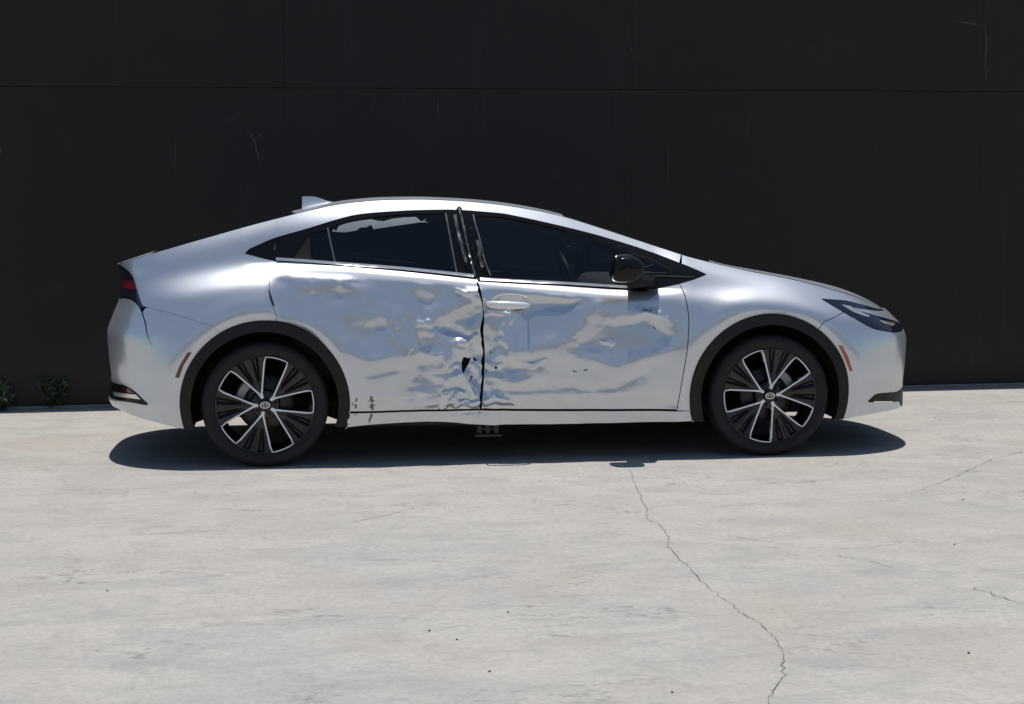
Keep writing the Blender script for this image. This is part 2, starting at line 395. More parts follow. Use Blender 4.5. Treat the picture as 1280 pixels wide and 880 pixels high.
# ================================================================== the car
HUB_R, HUB_F, HUB_Z = -1.375, 1.375, 0.338
def pchip(xk, yk, x):
    xk = np.asarray(xk, float); yk = np.asarray(yk, float); h = np.diff(xk); d = np.diff(yk)/h
    mm = np.zeros(len(xk)); mm[0], mm[-1] = d[0], d[-1]
    for i in range(1, len(xk)-1):
        if d[i-1]*d[i] > 0:
            w1, w2 = 2*h[i]+h[i-1], h[i]+2*h[i-1]; mm[i] = (w1+w2)/(w1/d[i-1]+w2/d[i])
    x = np.asarray(x, float); i = np.clip(np.searchsorted(xk, x)-1, 0, len(xk)-2)
    t = (x-xk[i])/h[i]; tc = np.clip(t, 0, 1)
    y = (2*tc**3-3*tc**2+1)*yk[i]+(tc**3-2*tc**2+tc)*h[i]*mm[i]+(-2*tc**3+3*tc**2)*yk[i+1]+(tc**3-tc**2)*h[i]*mm[i+1]
    return y + np.where(t < 0, t*h[i]*mm[0], 0) + np.where(t > 1, (t-1)*h[i]*mm[-1], 0)
def conv1(a, sig, axis):
    if sig <= 0: return a
    r = int(3*sig)+1; k = np.exp(-0.5*(np.arange(-r, r+1)/sig)**2); k /= k.sum()
    pad = [(0, 0)]*a.ndim; pad[axis] = (r, r); b = np.pad(a, pad, mode='edge')
    return np.apply_along_axis(lambda v: np.convolve(v, k, 'valid'), axis, b)
def bicubic(G, x0, z0, h, x, z):
    fx = np.clip((x-x0)/h, 1.001, G.shape[0]-3.001); fz = np.clip((z-z0)/h, 1.001, G.shape[1]-3.001)
    i = fx.astype(int); j = fz.astype(int); a = fx-i; b = fz-j
    def cw(t): return (-.5*t+t*t-.5*t**3, 1-2.5*t*t+1.5*t**3, .5*t+2*t*t-1.5*t**3, -.5*t*t+.5*t**3)
    wa, wb = cw(a), cw(b); out = 0
    for p in range(4):
        for q in range(4): out = out + wa[p]*wb[q]*G[i+p-1, j+q-1]
    return out

# key curves of the body section (x forward, z up, w = half width)
Z1X = [-2.40, -2.25, -2.142, -2.095, -1.92, -1.676, -1.414, -1.238, -1.156, -1.003, -.886, -.706, -.526, -.346, -.133, .102, .268, .461, .678, .819, .943, 1.146, 1.338, 1.444, 1.583, 1.768, 1.941, 2.105, 2.233, 2.335, 2.45]
Z1Z = [1.000, 1.048, 1.085, 1.101, 1.153, 1.222, 1.294, 1.338, 1.358, 1.390, 1.406, 1.419, 1.421, 1.414, 1.396, 1.360, 1.322, 1.262, 1.190, 1.143, 1.103, 1.051, 1.008, .988, .958, .910, .860, .794, .722, .655, .58]
def z1(x): return pchip(Z1X, Z1Z, x)
def wk1(x): return pchip([-2.4, -1.9, -1.4, -.9, -.3, .3, .8, 1.1, 1.4, 1.8, 2.4], [.66, .632, .630, .612, .602, .620, .650, .665, .67, .665, .65], x)
def zbelt(x): return pchip([-2.4, -1.8, -1.4, -.98, -.63, -.25, .19, .6, 1.0, 1.4, 1.8, 2.1, 2.4], [.955, 1.035, 1.085, 1.072, 1.041, 1.0, .958, .925, .925, .90, .815, .72, .60], x)
def wbelt(x): return pchip([-2.4, -1.8, -1.4, -.98, -.6, .2, .8, 1.1, 1.4, 1.9, 2.4], [.72, .708, .715, .785, .80, .807, .812, .79, .785, .80, .82], x)
def wmax(x): return pchip([-2.4, -1.8, -1.375, -.8, 0, .8, 1.375, 1.8, 2.4], [.892, .892, .893, .886, .884, .885, .892, .890, .885], x)
def zmax(x): return pchip([-2.4, -1.7, -1.2, -.6, .4, 1.0, 1.5, 2.4], [.46, .50, .60, .66, .66, .60, .50, .45], x)
GH = 0.01
GX = np.arange(-2.45, 2.5, GH); GZ = np.arange(0.0, 1.56, GH)
G0 = np.zeros((len(GX), len(GZ)))
for i, x in enumerate(GX):
    zt, wt, zb, wb, wm, zm = [float(f(x)) for f in (z1, wk1, zbelt, wbelt, wmax, zmax)]
    fs = float(np.interp(x, [-1.6, -1.3, .8, 1.2], [.25, .26, .26, .22]))
    zk = [0.05, .17, .27, .40, zm, zb-fs*(zb-zm), zb, zb+.74*(zt-zb), zt]
    wk = [wm-.075, wm-.045, wm-.026, wm-.010, wm, wb+.66*(wm-wb), wb, wb-.61*(wb-wt), wt]
    G0[i] = pchip(zk, wk, GZ)
G0 = conv1(conv1(G0, 2.6, 1), 2.5, 0)
def smooth(t): t = np.clip(t, 0, 1); return t*t*(3-2*t)
# ends: superellipse rounding in plan
NE = 3.0
_ph = np.linspace(0, math.pi/2, 6000); _u = np.sin(_ph)**(2/NE); _t = np.cos(_ph)**(2/NE)
_arc = np.concatenate([[0], np.cumsum(np.hypot(np.diff(_u*.86), np.diff(_t*.86)))])
X0F, X0R = 1.45, -1.45
def xf(z): return pchip([.1, .2, .27, .34, .45, .53, .62, .69, .74, .80, .9, 1.1, 1.5], [2.30, 2.318, 2.316, 2.314, 2.320, 2.326, 2.334, 2.334, 2.30, 2.25, 2.22, 2.2, 2.2], z)
def xr(z): return pchip([.1, .2, .28, .33, .38, .45, .56, .69, .78, .88, .94, 1.0, 1.06, 1.12, 1.5], [-2.16, -2.20, -2.245, -2.27, -2.262, -2.250, -2.260, -2.266, -2.238, -2.200, -2.196, -2.198, -2.212, -2.225, -2.225], z)
SMAX = _arc[-1]
def x_to_s(x, z):
    x = np.asarray(x, float); z = np.asarray(z, float)
    uf = np.clip((x-X0F)/(xf(z)-X0F), 0, 1); ur = np.clip((x-X0R)/(xr(z)-X0R), 0, 1)
    return np.where(x > X0F, X0F+np.interp(uf, _u, _arc), np.where(x < X0R, X0R-np.interp(ur, _u, _arc), x))
def s_to_x(s, z):
    s = np.asarray(s, float); z = np.asarray(z, float)
    u_f = np.interp(s-X0F, _arc, _u); u_r = np.interp(X0R-s, _arc, _u)
    x = np.where(s > X0F, X0F+u_f*(xf(z)-X0F), np.where(s < X0R, X0R+u_r*(xr(z)-X0R), s))
    tp = np.where(s > X0F, np.interp(s-X0F, _arc, _t), np.where(s < X0R, np.interp(X0R-s, _arc, _t), 1.0))
    return x, tp
def arch_mod(x, z):
    o = 0
    for hx in (HUB_R, HUB_F):
        r = np.hypot(x-hx, z-HUB_Z)
        o = o + 0.010*np.exp(-((r-.53)/.06)**2) - 0.0075*(1-smooth((r-.445)/.045))
    d = np.clip(z-(zbelt(x)-.034), 0, .034)                       # rolled top edge of the doors
    o = o - .5*d*d/.034*1.1*smooth((x+1.50)/.2)*smooth((.95-x)/.2)
    return o
def W_s(s, z):
    x, tp = s_to_x(s, z); w = bicubic(G0, GX[0], GZ[0], GH, x, z)
    return x, (w+arch_mod(x, z))*tp
def W_x(x, z):
    return W_s(x_to_s(x, z), z)[1]

# sight line -> body surface (s, z)
def pick(px, py):
    y = np.linspace(-1.02, 0.0, 1021); C, d = ray(px, py)
    t = (y-C[1])/d[1]; x = C[0]+d[0]*t; z = C[2]+d[2]*t
    out = (x > xf(z)) | (x < xr(z))
    g = np.where(out, -1.0, W_x(x, z)+y)
    k = np.argmax(g >= 0)
    if g[k] < 0: k = int(np.argmax(np.where(out, -9, g)))
    elif k > 0 and g[k-1] > -.5:
        f = g[k]/(g[k]-g[k-1]); x[k] += (x[k-1]-x[k])*f; z[k] += (z[k-1]-z[k])*f
    return float(x_to_s(x[k], z[k])), float(z[k])
def PX(L): return [pick(*p) for p in L]
def sz(x, z): return (float(x_to_s(x, z)), float(z))
def K1(xa, xb, n=60, dz=-.002):
    return [sz(x, z1(x)+dz) for x in np.linspace(xa, xb, n)]
def ARC(hx, r, a0, a1, n=40, zmin=None):
    return [sz(hx+r*math.cos(a), HUB_Z+r*math.sin(a)) for a in np.linspace(R(a0), R(a1), n)]
def smooth_line(L, step=0.02):
    """Catmull-Rom through a list of (s, z)"""
    P = np.array(L, float); out = []
    for i in range(len(P)-1):
        a, b, c, d = P[max(i-1, 0)], P[i], P[i+1], P[min(i+2, len(P)-1)]
        n = max(2, int(np.linalg.norm(c-b)/step))
        for k in range(n):
            t = k/n; out.append(tuple(.5*(2*b+(c-a)*t+(2*a-5*b+4*c-d)*t*t+(3*b-a-3*c+d)*t**3)))
    out.append(tuple(P[-1])); return out
def SP(L): return smooth_line(PX(L))

# ------------------------------------------------------------------ crash damage of the near doors, as a height field
DH = 0.004; DX = np.arange(-1.5, 1.05, DH); DZ = np.arange(.14, 1.34, DH)
XX, ZZ = np.meshgrid(DX, DZ, indexing='ij')
def in_poly(px, pz, loop):
    L = np.asarray(loop); ins = np.zeros(np.shape(px), bool); j = len(L)-1
    for i in range(len(L)):
        xi, zi, xj, zj = L[i, 0], L[i, 1], L[j, 0], L[j, 1]
        if zi != zj:
            c = ((zi > pz) != (zj > pz)) & (px < (xj-xi)*(pz-zi)/(zj-zi)+xi); ins ^= c
        j = i
    return ins
def vnoise(x, z, f, seed):
    g = np.random.RandomState(seed).rand(64, 64)*2-1
    a, b = x*f+100, z*f+100; i, j = np.floor(a).astype(int), np.floor(b).astype(int); u, v = a-i, b-j
    u = u*u*u*(u*(6*u-15)+10); v = v*v*v*(v*(6*v-15)+10)
    q = lambda p, r: g[p % 64, r % 64]
    return (q(i, j)*(1-u)+q(i+1, j)*u)*(1-v)+(q(i, j+1)*(1-u)+q(i+1, j+1)*u)*v
def fbm(x, z, f, seed, octv=4, gain=.5):
    o, a = 0, 1.0
    for k in range(octv): o = o+a*vnoise(x, z, f*2**k, seed+k); a *= gain
    return o
def worley(x, z, pts):
    d = np.full(x.shape, 9.0); e = d.copy()
    for px, pz in pts:
        r = np.hypot(x-px, z-pz); e = np.minimum(e, np.maximum(d, r)); d = np.minimum(d, r)
    return d, e
def blob(px, py, rx, ry):
    s, z = pick(px, py); return np.exp(-(((XX-s)/(rx/229.))**2+((ZZ-z)/(ry/229.))**2))
base = W_x(XX, ZZ); slope = np.gradient(base, DH, axis=1)
# painted slopes: negative leans in upwards (sees the sky), positive overhangs (sees the ground)
LAYERS = [
    # (slope, blur mm, polygon)                                      rear door
    (-0.176, 14, [(330, 345), (596, 356), (606, 400), (600, 440), (540, 446), (430, 446), (380, 404), (330, 398)]),
    (-0.249, 8, [(350, 352), (430, 350), (520, 358), (500, 372), (440, 380), (380, 375), (350, 368)]),
    (-0.115, 6, [(428, 404), (452, 397), (475, 403), (472, 412), (458, 424), (440, 422)]),
    (-0.12, 5, [(498, 409), (512, 402), (528, 406), (536, 430), (528, 443), (506, 443), (494, 428)]),
    (-0.311, 6, [(446, 430), (470, 424), (490, 434), (478, 446), (466, 452), (450, 446)]),
    (-0.11, 5, [(520, 356), (590, 360), (560, 372), (536, 378), (518, 372)]),
    (-0.311, 4, [(536, 402), (556, 384), (592, 364), (594, 374), (566, 392), (545, 404)]),
    (0.035, 10, [(402, 412), (428, 440), (452, 456), (474, 455), (490, 447), (530, 441), (604, 446), (604, 512), (430, 514)]),
    (0.140, 4, [(535, 404), (556, 403), (580, 408), (598, 424), (600, 442), (584, 426), (560, 412)]),
    (-0.352, 3, [(545, 420), (562, 415), (592, 423), (578, 431), (552, 431)]),
    (-0.186, 4, [(505, 487), (532, 481), (568, 484), (574, 491), (540, 493)]),
    (0.450, 3, [(476, 513), (520, 507), (560, 504), (574, 499), (576, 505), (540, 511), (500, 514)]),
    (-0.145, 4, [(448, 474), (470, 468), (500, 462), (498, 467), (470, 474)]),
    (-0.311, 3, [(415, 352), (436, 352), (462, 366), (470, 374), (458, 370), (436, 358)]),
    #                                                                front door
    (-0.105, 10, [(604, 366), (700, 372), (780, 384), (848, 396), (858, 420), (850, 446), (760, 470), (640, 452), (604, 446)]),
    (-0.290, 8, [(612, 362), (700, 366), (776, 368), (776, 380), (720, 376), (640, 368), (612, 370)]),
    (-0.207, 10, [(770, 366), (858, 362), (864, 398), (806, 393), (770, 386)]),
    (0.140, 4, [(640, 368), (690, 370), (732, 374), (708, 381), (665, 380), (640, 376)]),
    (-0.280, 6, [(643, 390), (690, 386), (735, 380), (722, 411), (697, 427), (656, 433), (630, 437), (636, 402)]),
    
    (0.070, 4, [(758, 404), (776, 397), (808, 396), (802, 404), (780, 408)]),
    (-0.176, 5, [(776, 408), (810, 402), (838, 424), (850, 434), (812, 444), (770, 456), (748, 447), (757, 424)]),
    (-0.333, 3, [(804, 389), (818, 389), (834, 397), (830, 401), (814, 394)]),
    (0.100, 4, [(812, 401), (824, 403), (842, 418), (836, 420), (820, 410)]),
    (0.035, 10, [(604, 446), (650, 444), (700, 446), (745, 452), (770, 460), (815, 448), (858, 434), (850, 514), (604, 514)]),
    (-0.068, 4, [(690, 482), (740, 487), (768, 483), (800, 469), (796, 475), (770, 490), (740, 492), (700, 488)]),
    (-0.207, 3, [(606, 478), (640, 474), (668, 469), (660, 476), (640, 481), (610, 482)]),
    (-0.155, 3, [(628, 499), (660, 497), (690, 503), (660, 504)]),
    (-0.068, 3, [(640, 450), (690, 446), (712, 442), (700, 449), (660, 455)]),
]
tgt = slope.copy(); mask = np.zeros_like(tgt)
for val, blur_mm, poly in LAYERS:
    L = PX(poly); mk = in_poly(XX, ZZ, L).astype(float)
    mk = conv1(conv1(mk, blur_mm/1000/DH, 0), blur_mm/1000/DH, 1)
    tgt = tgt*(1-mk)+val*mk
zb_ = zbelt(XX)-.045
live = smooth((zb_-ZZ)/.03)*smooth((XX+1.36)/.10)*smooth((.90-XX)/.10)*smooth((ZZ-.25)/.05)
warp = fbm(XX, ZZ, 9, 11, 3)
crum = np.clip(blob(588, 462, 42, 46)+.75*blob(598, 372, 16, 22)+.6*blob(560, 425, 40, 30)+.35*blob(640, 470, 60, 30)+.45*blob(560, 495, 60, 18), 0, 1)
def facets(n, cx, cz, sx, sz_, seed, amp, blur):
    r_ = np.random.RandomState(seed); best = np.full(XX.shape, 9.0); val = np.zeros_like(XX); k_ = .35
    wx, wz = XX+.010*FN0, ZZ+.010*FN1
    for _ in range(n):
        px_, pz_, a_ = r_.normal(cx, sx), r_.normal(cz, sz_), r_.uniform(0, 3.14)
        u_ = (wx-px_)*math.cos(a_)+(wz-pz_)*math.sin(a_); v_ = -(wx-px_)*math.sin(a_)+(wz-pz_)*math.cos(a_)
        d_ = u_*u_*r_.uniform(.5, 1)+v_*v_*r_.uniform(1, 2.2); m_ = d_ < best; best = np.where(m_, d_, best); val = np.where(m_, r_.uniform(-1, 1)*amp, val)
    return conv1(conv1(val, blur, 0), blur, 1)
FN0, FN1 = fbm(XX, ZZ, 12, 51, 3), fbm(XX, ZZ, 12, 61, 3)
cB = pick(586, 462)
tgt = tgt+crum*facets(70, cB[0], cB[1], .13, .11, 77, .22, .9)+(1-crum)*facets(75, -.15, .62, .55, .18, 78, .035, 2.5)
tgt = tgt+(.030+.03*crum)*fbm(XX+.02*warp, ZZ*1.5, 6, 3, 3)+.008*fbm(XX, ZZ*2.0, 30, 8, 3)
dsl = (tgt-slope)*live
cum = -np.cumsum(dsl[:, ::-1], axis=1)[:, ::-1]*DH                 # integrate downwards from the belt
cum = conv1(cum, 5.0, 0); bot = cum[:, int((.29-.14)/DH)]; bot = conv1(bot, 12, 0)
zt_ = np.clip((zb_-ZZ)/(zb_-.29), 0, 1)
DENT = cum-bot[:, None]*(.40*zt_+.52*smooth((.375-ZZ)/.08))
rs = np.random.RandomState(5)
FN = fbm(XX, ZZ, 18, 17, 2)
def fold(pts, amp, width, soft=.25):
    """a sharp crease along a line: tent profile amp mm high, width px wide"""
    P = [np.array(p) for p in PX(pts)]; d = np.full(XX.shape, 9.0); wd = width/229.
    for a, b_ in zip(P[:-1], P[1:]):
        ab = b_-a; L2 = ab@ab+1e-9
        t = np.clip(((XX-a[0])*ab[0]+(ZZ-a[1])*ab[1])/L2, 0, 1)
        d = np.minimum(d, np.hypot(XX-a[0]-t*ab[0], ZZ-a[1]-t*ab[1]))
    d = d+.012*FN*(d < wd)
    q = np.clip(1-np.abs(d)/wd, 0, 1); return amp/1000.*(q*(1-soft)+soft*q*q*(3-2*q))
FOLDS = [([(342, 374), (372, 360), (402, 353), (424, 352)], 3.30, 19), ([(424, 352), (450, 362), (474, 376), (496, 402)], 3.30, 17), ([(398, 398), (436, 386), (478, 392)], 2.97, 19), ([(472, 378), (505, 371), (545, 380)], -2.97, 19),
         ([(360, 362), (392, 374), (428, 374)], -2.97, 20), ([(440, 440), (466, 426), (496, 430)], 2.64, 17), ([(530, 360), (548, 372), (552, 392)], 2.64, 16), ([(505, 392), (522, 384), (540, 388)], 2.31, 14), ([(740, 384), (772, 392), (806, 390)], 2.31, 17), ([(690, 430), (728, 412), (748, 386)], 2.64, 19), ([(640, 440), (690, 436), (742, 448)], 2.31, 17),
         ([(592, 362), (566, 378), (537, 403)], 7, 20), ([(601, 392), (580, 401), (540, 405)], -5, 16), ([(535, 404), (522, 420), (508, 446)], 4, 18),
         ([(583, 447), (570, 431), (546, 418)], 5, 14), ([(583, 447), (596, 432), (601, 412)], -5, 13), ([(578, 468), (560, 478), (530, 482)], 5, 14),
         ([(578, 468), (590, 485), (601, 503)], 5, 11), ([(578, 470), (570, 490), (560, 503)], -5, 12), ([(565, 500), (530, 507), (478, 513)], 6, 10),
         ([(606, 458), (622, 448), (655, 445)], 4, 13), ([(606, 472), (640, 476), (674, 468)], 4, 12), ([(606, 486), (640, 488), (692, 486), (740, 490), (770, 486), (803, 470)], -3.5, 14),
         ([(627, 441), (638, 405), (645, 388)], 4, 13), ([(606, 500), (640, 498), (692, 505)], 3, 10), ([(338, 366), (380, 354), (420, 352), (448, 361), (472, 375)], 3, 14),
         ([(476, 408), (462, 424), (470, 436), (492, 432)], -3, 14), ([(496, 408), (504, 430), (530, 442)], 2.5, 14), ([(604, 440), (618, 452), (640, 456)], -4, 12),
         ([(560, 448), (545, 440), (520, 444)], 3, 10), ([(800, 392), (818, 392), (836, 400)], 3.5, 9), ([(560, 455), (548, 465), (530, 466)], 3, 10), ([(670, 371), (705, 380), (738, 376)], -2.5, 12),
         ([(745, 452), (772, 460), (812, 446), (850, 434)], 2.0, 16), ([(594, 352), (585, 358), (590, 368), (600, 374)], 5, 9),
         ([(572, 362), (586, 367), (596, 363)], 5, 6), ([(806, 390), (818, 390), (834, 398)], 4, 5), ([(522, 404), (532, 403), (541, 406)], 3.5, 5), ([(640, 390), (632, 412), (627, 440)], 4, 7),
         ([(537, 443), (545, 446), (552, 443)], 3, 5), ([(572, 427), (586, 428), (594, 420)], 4, 6), ([(607, 392), (618, 390), (628, 392)], 3, 6), ([(680, 371), (700, 369), (716, 373)], 2.5, 6), ([(752, 426), (764, 428)], 2.5, 5), ([(552, 509), (562, 503), (570, 507), (580, 502), (590, 506), (600, 503)], 5, 4), ([(575, 496), (584, 500), (593, 497)], -4, 5), ([(607, 503), (618, 499), (634, 502), (650, 507)], 3.5, 5), ([(556, 492), (566, 488), (577, 492)], 3.5, 5), ([(562, 462), (570, 456), (576, 460)], 3, 4), ([(590, 458), (598, 464), (601, 474)], 3.5, 5), ([(608, 455), (616, 460), (626, 458)], 3, 5), ([(648, 452), (665, 455), (682, 449)], 2.5, 6)]
for pts, amp, wd in FOLDS: DENT = DENT+live*fold(pts, amp*(2.3 if wd <= 7 else 1.6), wd)
for _ in range(24):
    a0, l0 = rs.uniform(0, 6.28), rs.uniform(14, 34); cx_, cy_ = 586+rs.normal(0, 18), 465+rs.normal(0, 20)
    pts = [(cx_-l0*.5*math.cos(a0), cy_-l0*.5*math.sin(a0)), (cx_+rs.normal(0, 3), cy_+rs.normal(0, 3)), (cx_+l0*.5*math.cos(a0), cy_+l0*.5*math.sin(a0))]
    DENT = DENT+live*fold(pts, rs.choice([-1, 1])*rs.uniform(1.5, 4.5), rs.uniform(6, 11))
DENT = DENT-live*(.018*blob(590, 450, 40, 70)+.012*blob(583, 456, 9, 14))
rec = blob(635, 379, 16, 9); DENT = DENT-.022*rec*smooth((XX+.17)/.03)    # finger dish behind the door handle
rs2 = [(-.0, 0)]
# buckled black pillar between the windows
s_, z_ = pick(585, 300); pil = np.exp(-((XX-s_+.27*(ZZ-z_))/.07)**4)*smooth((ZZ-1.02)/.05)*smooth((1.30-ZZ)/.05)
DENT = DENT+pil*(0.012*fbm(XX*1.4, ZZ*.5, 24, 41, 4)+.005*np.sin(XX*130+6*fbm(XX, ZZ, 7, 2, 3)))
# sill pushed up a little under the impact
DENT = DENT-.012*smooth((.30-ZZ)/.03)*np.exp(-((XX+.22)/.28)**2)+.004*smooth((.30-ZZ)/.03)*fbm(XX, ZZ, 6, 9, 4)
DENT = conv1(conv1(DENT, .8, 0), .8, 1)
edge = np.minimum.reduce([smooth((DX-DX[0])/.05), smooth((DX[-1]-DX)/.05)])
DENT = DENT*edge[:, None]
def dent(x, z):
    d = bicubic(DENT, DX[0], DZ[0], DH, x, z)
    return np.where((x > DX[0]+.01) & (x < DX[-1]-.015) & (z > DZ[0]+.01) & (z < DZ[-1]-.01), d, 0.0)

# ------------------------------------------------------------------ panels cut from the body surface
def resample(loop, step):
    P = np.array(loop, float); Q = []
    for a, b in zip(P, np.roll(P, -1, 0)):
        L = np.linalg.norm(b-a)
        if L < 1e-6: continue
        n = max(1, int(round(L/step)))
        for k in range(n): Q.append(a+(b-a)*k/n)
    Q = np.array(Q); keep = [0]
    for i in range(1, len(Q)):
        if np.linalg.norm(Q[i]-Q[keep[-1]]) > step*.3: keep.append(i)
    Q = Q[keep]
    if np.linalg.norm(Q[0]-Q[-1]) < step*.3: Q = Q[:-1]
    return Q
def area(L):
    L = np.asarray(L); x, y = L[:, 0], L[:, 1]; return .5*np.sum(x*np.roll(y, -1)-np.roll(x, -1)*y)
def inset(L, d):
    L = np.asarray(L, float)
    if area(L) < 0: L = L[::-1]
    a = L-np.roll(L, 1, 0); b = np.roll(L, -1, 0)-L
    na = np.stack([-a[:, 1], a[:, 0]], 1); nb = np.stack([-b[:, 1], b[:, 0]], 1)
    na /= np.linalg.norm(na, axis=1)[:, None]+1e-9; nb /= np.linalg.norm(nb, axis=1)[:, None]+1e-9
    n = na+nb; n /= np.maximum(np.linalg.norm(n, axis=1), .5)[:, None]
    return L+n*d
def surf(s, z, off, dented):
    x, w = W_s(s, z)
    if dented: w = w+dent(x, z)
    return x, w+off
def panel(name, loops, mat, parent, off=0.0, step=0.02, gap=0.0018, flange=0.022, dented=True, side=-1, fine=None, edge_step=None):
    es = edge_step or min(step, .012)
    rl = []
    for k, L in enumerate(loops):
        q = resample(L, es)
        if area(q) < 0: q = q[::-1]
        if gap: q = inset(q, gap if k == 0 else -gap)
        rl.append(q)
    lo, hi = rl[0].min(0), rl[0].max(0)
    gx, gz = np.meshgrid(np.arange(lo[0]+step/2, hi[0], step), np.arange(lo[1]+step/2, hi[1], step*.9), indexing='ij')
    gx = gx+(np.arange(gx.shape[1]) % 2)[None, :]*step*.5
    gx, gz = gx.ravel(), gz.ravel()
    ins = in_poly(gx, gz, rl[0])
    for h in rl[1:]: ins &= ~in_poly(gx, gz, h)
    gx, gz = gx[ins], gz[ins]
    allb = np.concatenate(rl); ok = np.ones(len(gx), bool)
    for i in range(0, len(gx), 2000):
        d = np.min((gx[i:i+2000, None]-allb[None, :, 0])**2+(gz[i:i+2000, None]-allb[None, :, 1])**2, axis=1); ok[i:i+2000] = d > (.55*es)**2
    gx, gz = gx[ok], gz[ok]
    pts = [Vector(p) for p in allb]+[Vector((a, b)) for a, b in zip(gx, gz)]
    edges = []; k = 0
    for q in rl:
        n = len(q); edges += [(k+i, k+(i+1) % n) for i in range(n)]; k += n
    vs, _, fs, *_ = delaunay_2d_cdt(pts, edges, [], 0, 1e-7)
    V2 = np.array([(v.x, v.y) for v in vs]); T = np.array([f for f in fs if len(f) == 3])
    cen = V2[T].mean(1); keep = in_poly(cen[:, 0], cen[:, 1], rl[0])
    for h in rl[1:]: keep &= ~in_poly(cen[:, 0], cen[:, 1], h)
    T = T[keep]
    s, z = V2[:, 0], V2[:, 1]; dn = dented and side < 0
    x, w = surf(s, z, off, dn); e = .004
    xa, wa = surf(s-e, z, off, dn); xb, wb = surf(s+e, z, off, dn)
    xc, wc = surf(s, z-e, off, dn); xd, wd = surf(s, z+e, off, dn)
    ts = np.stack([xb-xa, -(wb-wa), 0*x], 1); tz = np.stack([xd-xc, -(wd-wc), 0*x+2*e], 1)
    nrm = np.cross(ts, tz); nrm /= np.linalg.norm(nrm, axis=1)[:, None]+1e-12
    P = np.stack([x, -w, z], 1)
    V = list(P); NN = list(nrm); Fc = [tuple(t) for t in T]
    if flange:
        for q in rl:
            n = len(q); fx, fw = surf(q[:, 0], q[:, 1], off, dn)
            tng = np.roll(q, -1, 0)-np.roll(q, 1, 0); on = np.stack([tng[:, 1], 0*tng[:, 0], -tng[:, 0]], 1); on /= np.linalg.norm(on, axis=1)[:, None]+1e-9
            b0 = len(V)
            for i in range(n):
                V.append((fx[i], -fw[i], q[i, 1])); NN.append(on[i])
            for i in range(n):
                V.append((fx[i]-on[i, 0]*.003, -max(fw[i]-flange, 0), q[i, 1]-on[i, 2]*.003)); NN.append(on[i])
            for i in range(n):
                j = (i+1) % n; Fc.append((b0+i, b0+n+i, b0+n+j, b0+j))
    V = np.array(V); NN = np.array(NN)
    if side > 0:
        V[:, 1] *= -1; NN[:, 1] *= -1; Fc = [f[::-1] for f in Fc]
    o = mesh_obj(name, V, Fc, mat, parent)
    o.data.normals_split_custom_set_from_vertices([tuple(n) for n in NN])
    return o
def ribbon(L, half):
    """closed strip round a polyline of (s, z)"""
    P = np.array(smooth_line(L, .015)); t = np.gradient(P, axis=0); t /= np.linalg.norm(t, axis=1)[:, None]+1e-9
    n = np.stack([-t[:, 1], t[:, 0]], 1)*half
    return list(map(tuple, P-n))+list(map(tuple, (P+n)[::-1]))

car = empty('car', (0, 0, 0))
tag(car, 'silver hatchback car with crushed doors parked before the black wall', 'car')

# outlines ---------------------------------------------------------
DLO_TOP = SP([(306, 317), (312, 311), (324.5, 305.5), (345, 297), (380, 287), (421, 274.5), (452, 267.5), (503, 263.5), (544, 262.3), (574, 262.5), (620, 266), (640, 269), (693, 280.5), (746, 293.7), (799, 309.7), (852, 329.6), (883, 343)])
def cut_x(line, px, py):
    """first index of a left-to-right line right of a sight line's s"""
    s0 = pick(px, py)[0]; return next(i for i, p in enumerate(line) if p[0] > s0)
iB = cut_x(DLO_TOP, 574, 262); iA = cut_x(DLO_TOP, 850, 328.8)
TIP = pick(306, 317); NOSE_TIP = pick(883, 343)
BELT_R = SP([(306, 317), (314, 319), (343, 326), (380, 328.5), (421, 332), (503, 339), (594, 349)])
iD = cut_x(BELT_R, 342.5, 326)
BELT_F = SP([(597, 351.5), (650, 354.5), (693, 356.5), (740, 359.5), (788, 362.5), (797, 363.8), (807, 362.8), (849.5, 354.8)])
FEND_TOP = SP([(849.5, 354.8), (868, 349), (883, 343)])
GAP_B = SP([(595, 348), (600.5, 364), (605, 395), (604, 416), (606, 442), (604.5, 476), (602, 502), (602, 512.5)])
GAP_BR = PX([(593.9, 349), (596.9, 352.5), (595.9, 355), (597.9, 358), (597.1, 363), (599.4, 368), (602.9, 379), (604.4, 386), (604.5, 395), (602.4, 404), (600.9, 412), (601.7, 420), (603.1, 424), (602.3, 430), (604.7, 438), (604.7, 444), (602.2, 452), (603.5, 458), (602.5, 466), (603.5, 472), (601.7, 482), (601.3, 490), (599.7, 496), (600.5, 503), (599.5, 508), (600.4, 512.5)])
GAP_A = SP([(849.5, 354.8), (855, 366), (860, 388), (861.3, 405), (858.8, 440), (852.5, 477.5), (846, 513)])
GAP_C = SP([(342.5, 326), (338, 338), (336.5, 350), (337, 366), (341, 383), (346, 397)])
SILL_T = SP([(431.5, 516), (500, 514), (600, 512.7), (700, 513), (846, 513.2), (866, 513.6)])
SILL_B = SP([(431.8, 535), (465, 531.5), (498, 529.4), (540, 528), (566, 528.8), (585, 531), (610, 532.5), (640, 531.4), (690, 531), (780, 529), (867.5, 527)])
SILL_D = [(s_2, z_2+.0055) for s_2, z_2 in SILL_T]
iS = cut_x(SILL_T, 602, 512.7); iSA = cut_x(SILL_T, 846, 513.2)
PIL_A = PX([(851.5, 318.6), (849, 328.6)])
BSEAM = SP([(182, 383.5), (205, 389.5), (235, 398), (268, 408.5)])
QEDGE = SP([(149.5, 330), (157, 336), (164, 343), (169.5, 356), (173.5, 369), (177, 380), (179, 383)])
FSEAM = PX([(1030, 402), (1054, 390.5)])
def ang(hx, p):
    x = float(s_to_x(p[0], p[1])[0]); return math.degrees(math.atan2(p[1]-HUB_Z, x-hx)) % 360
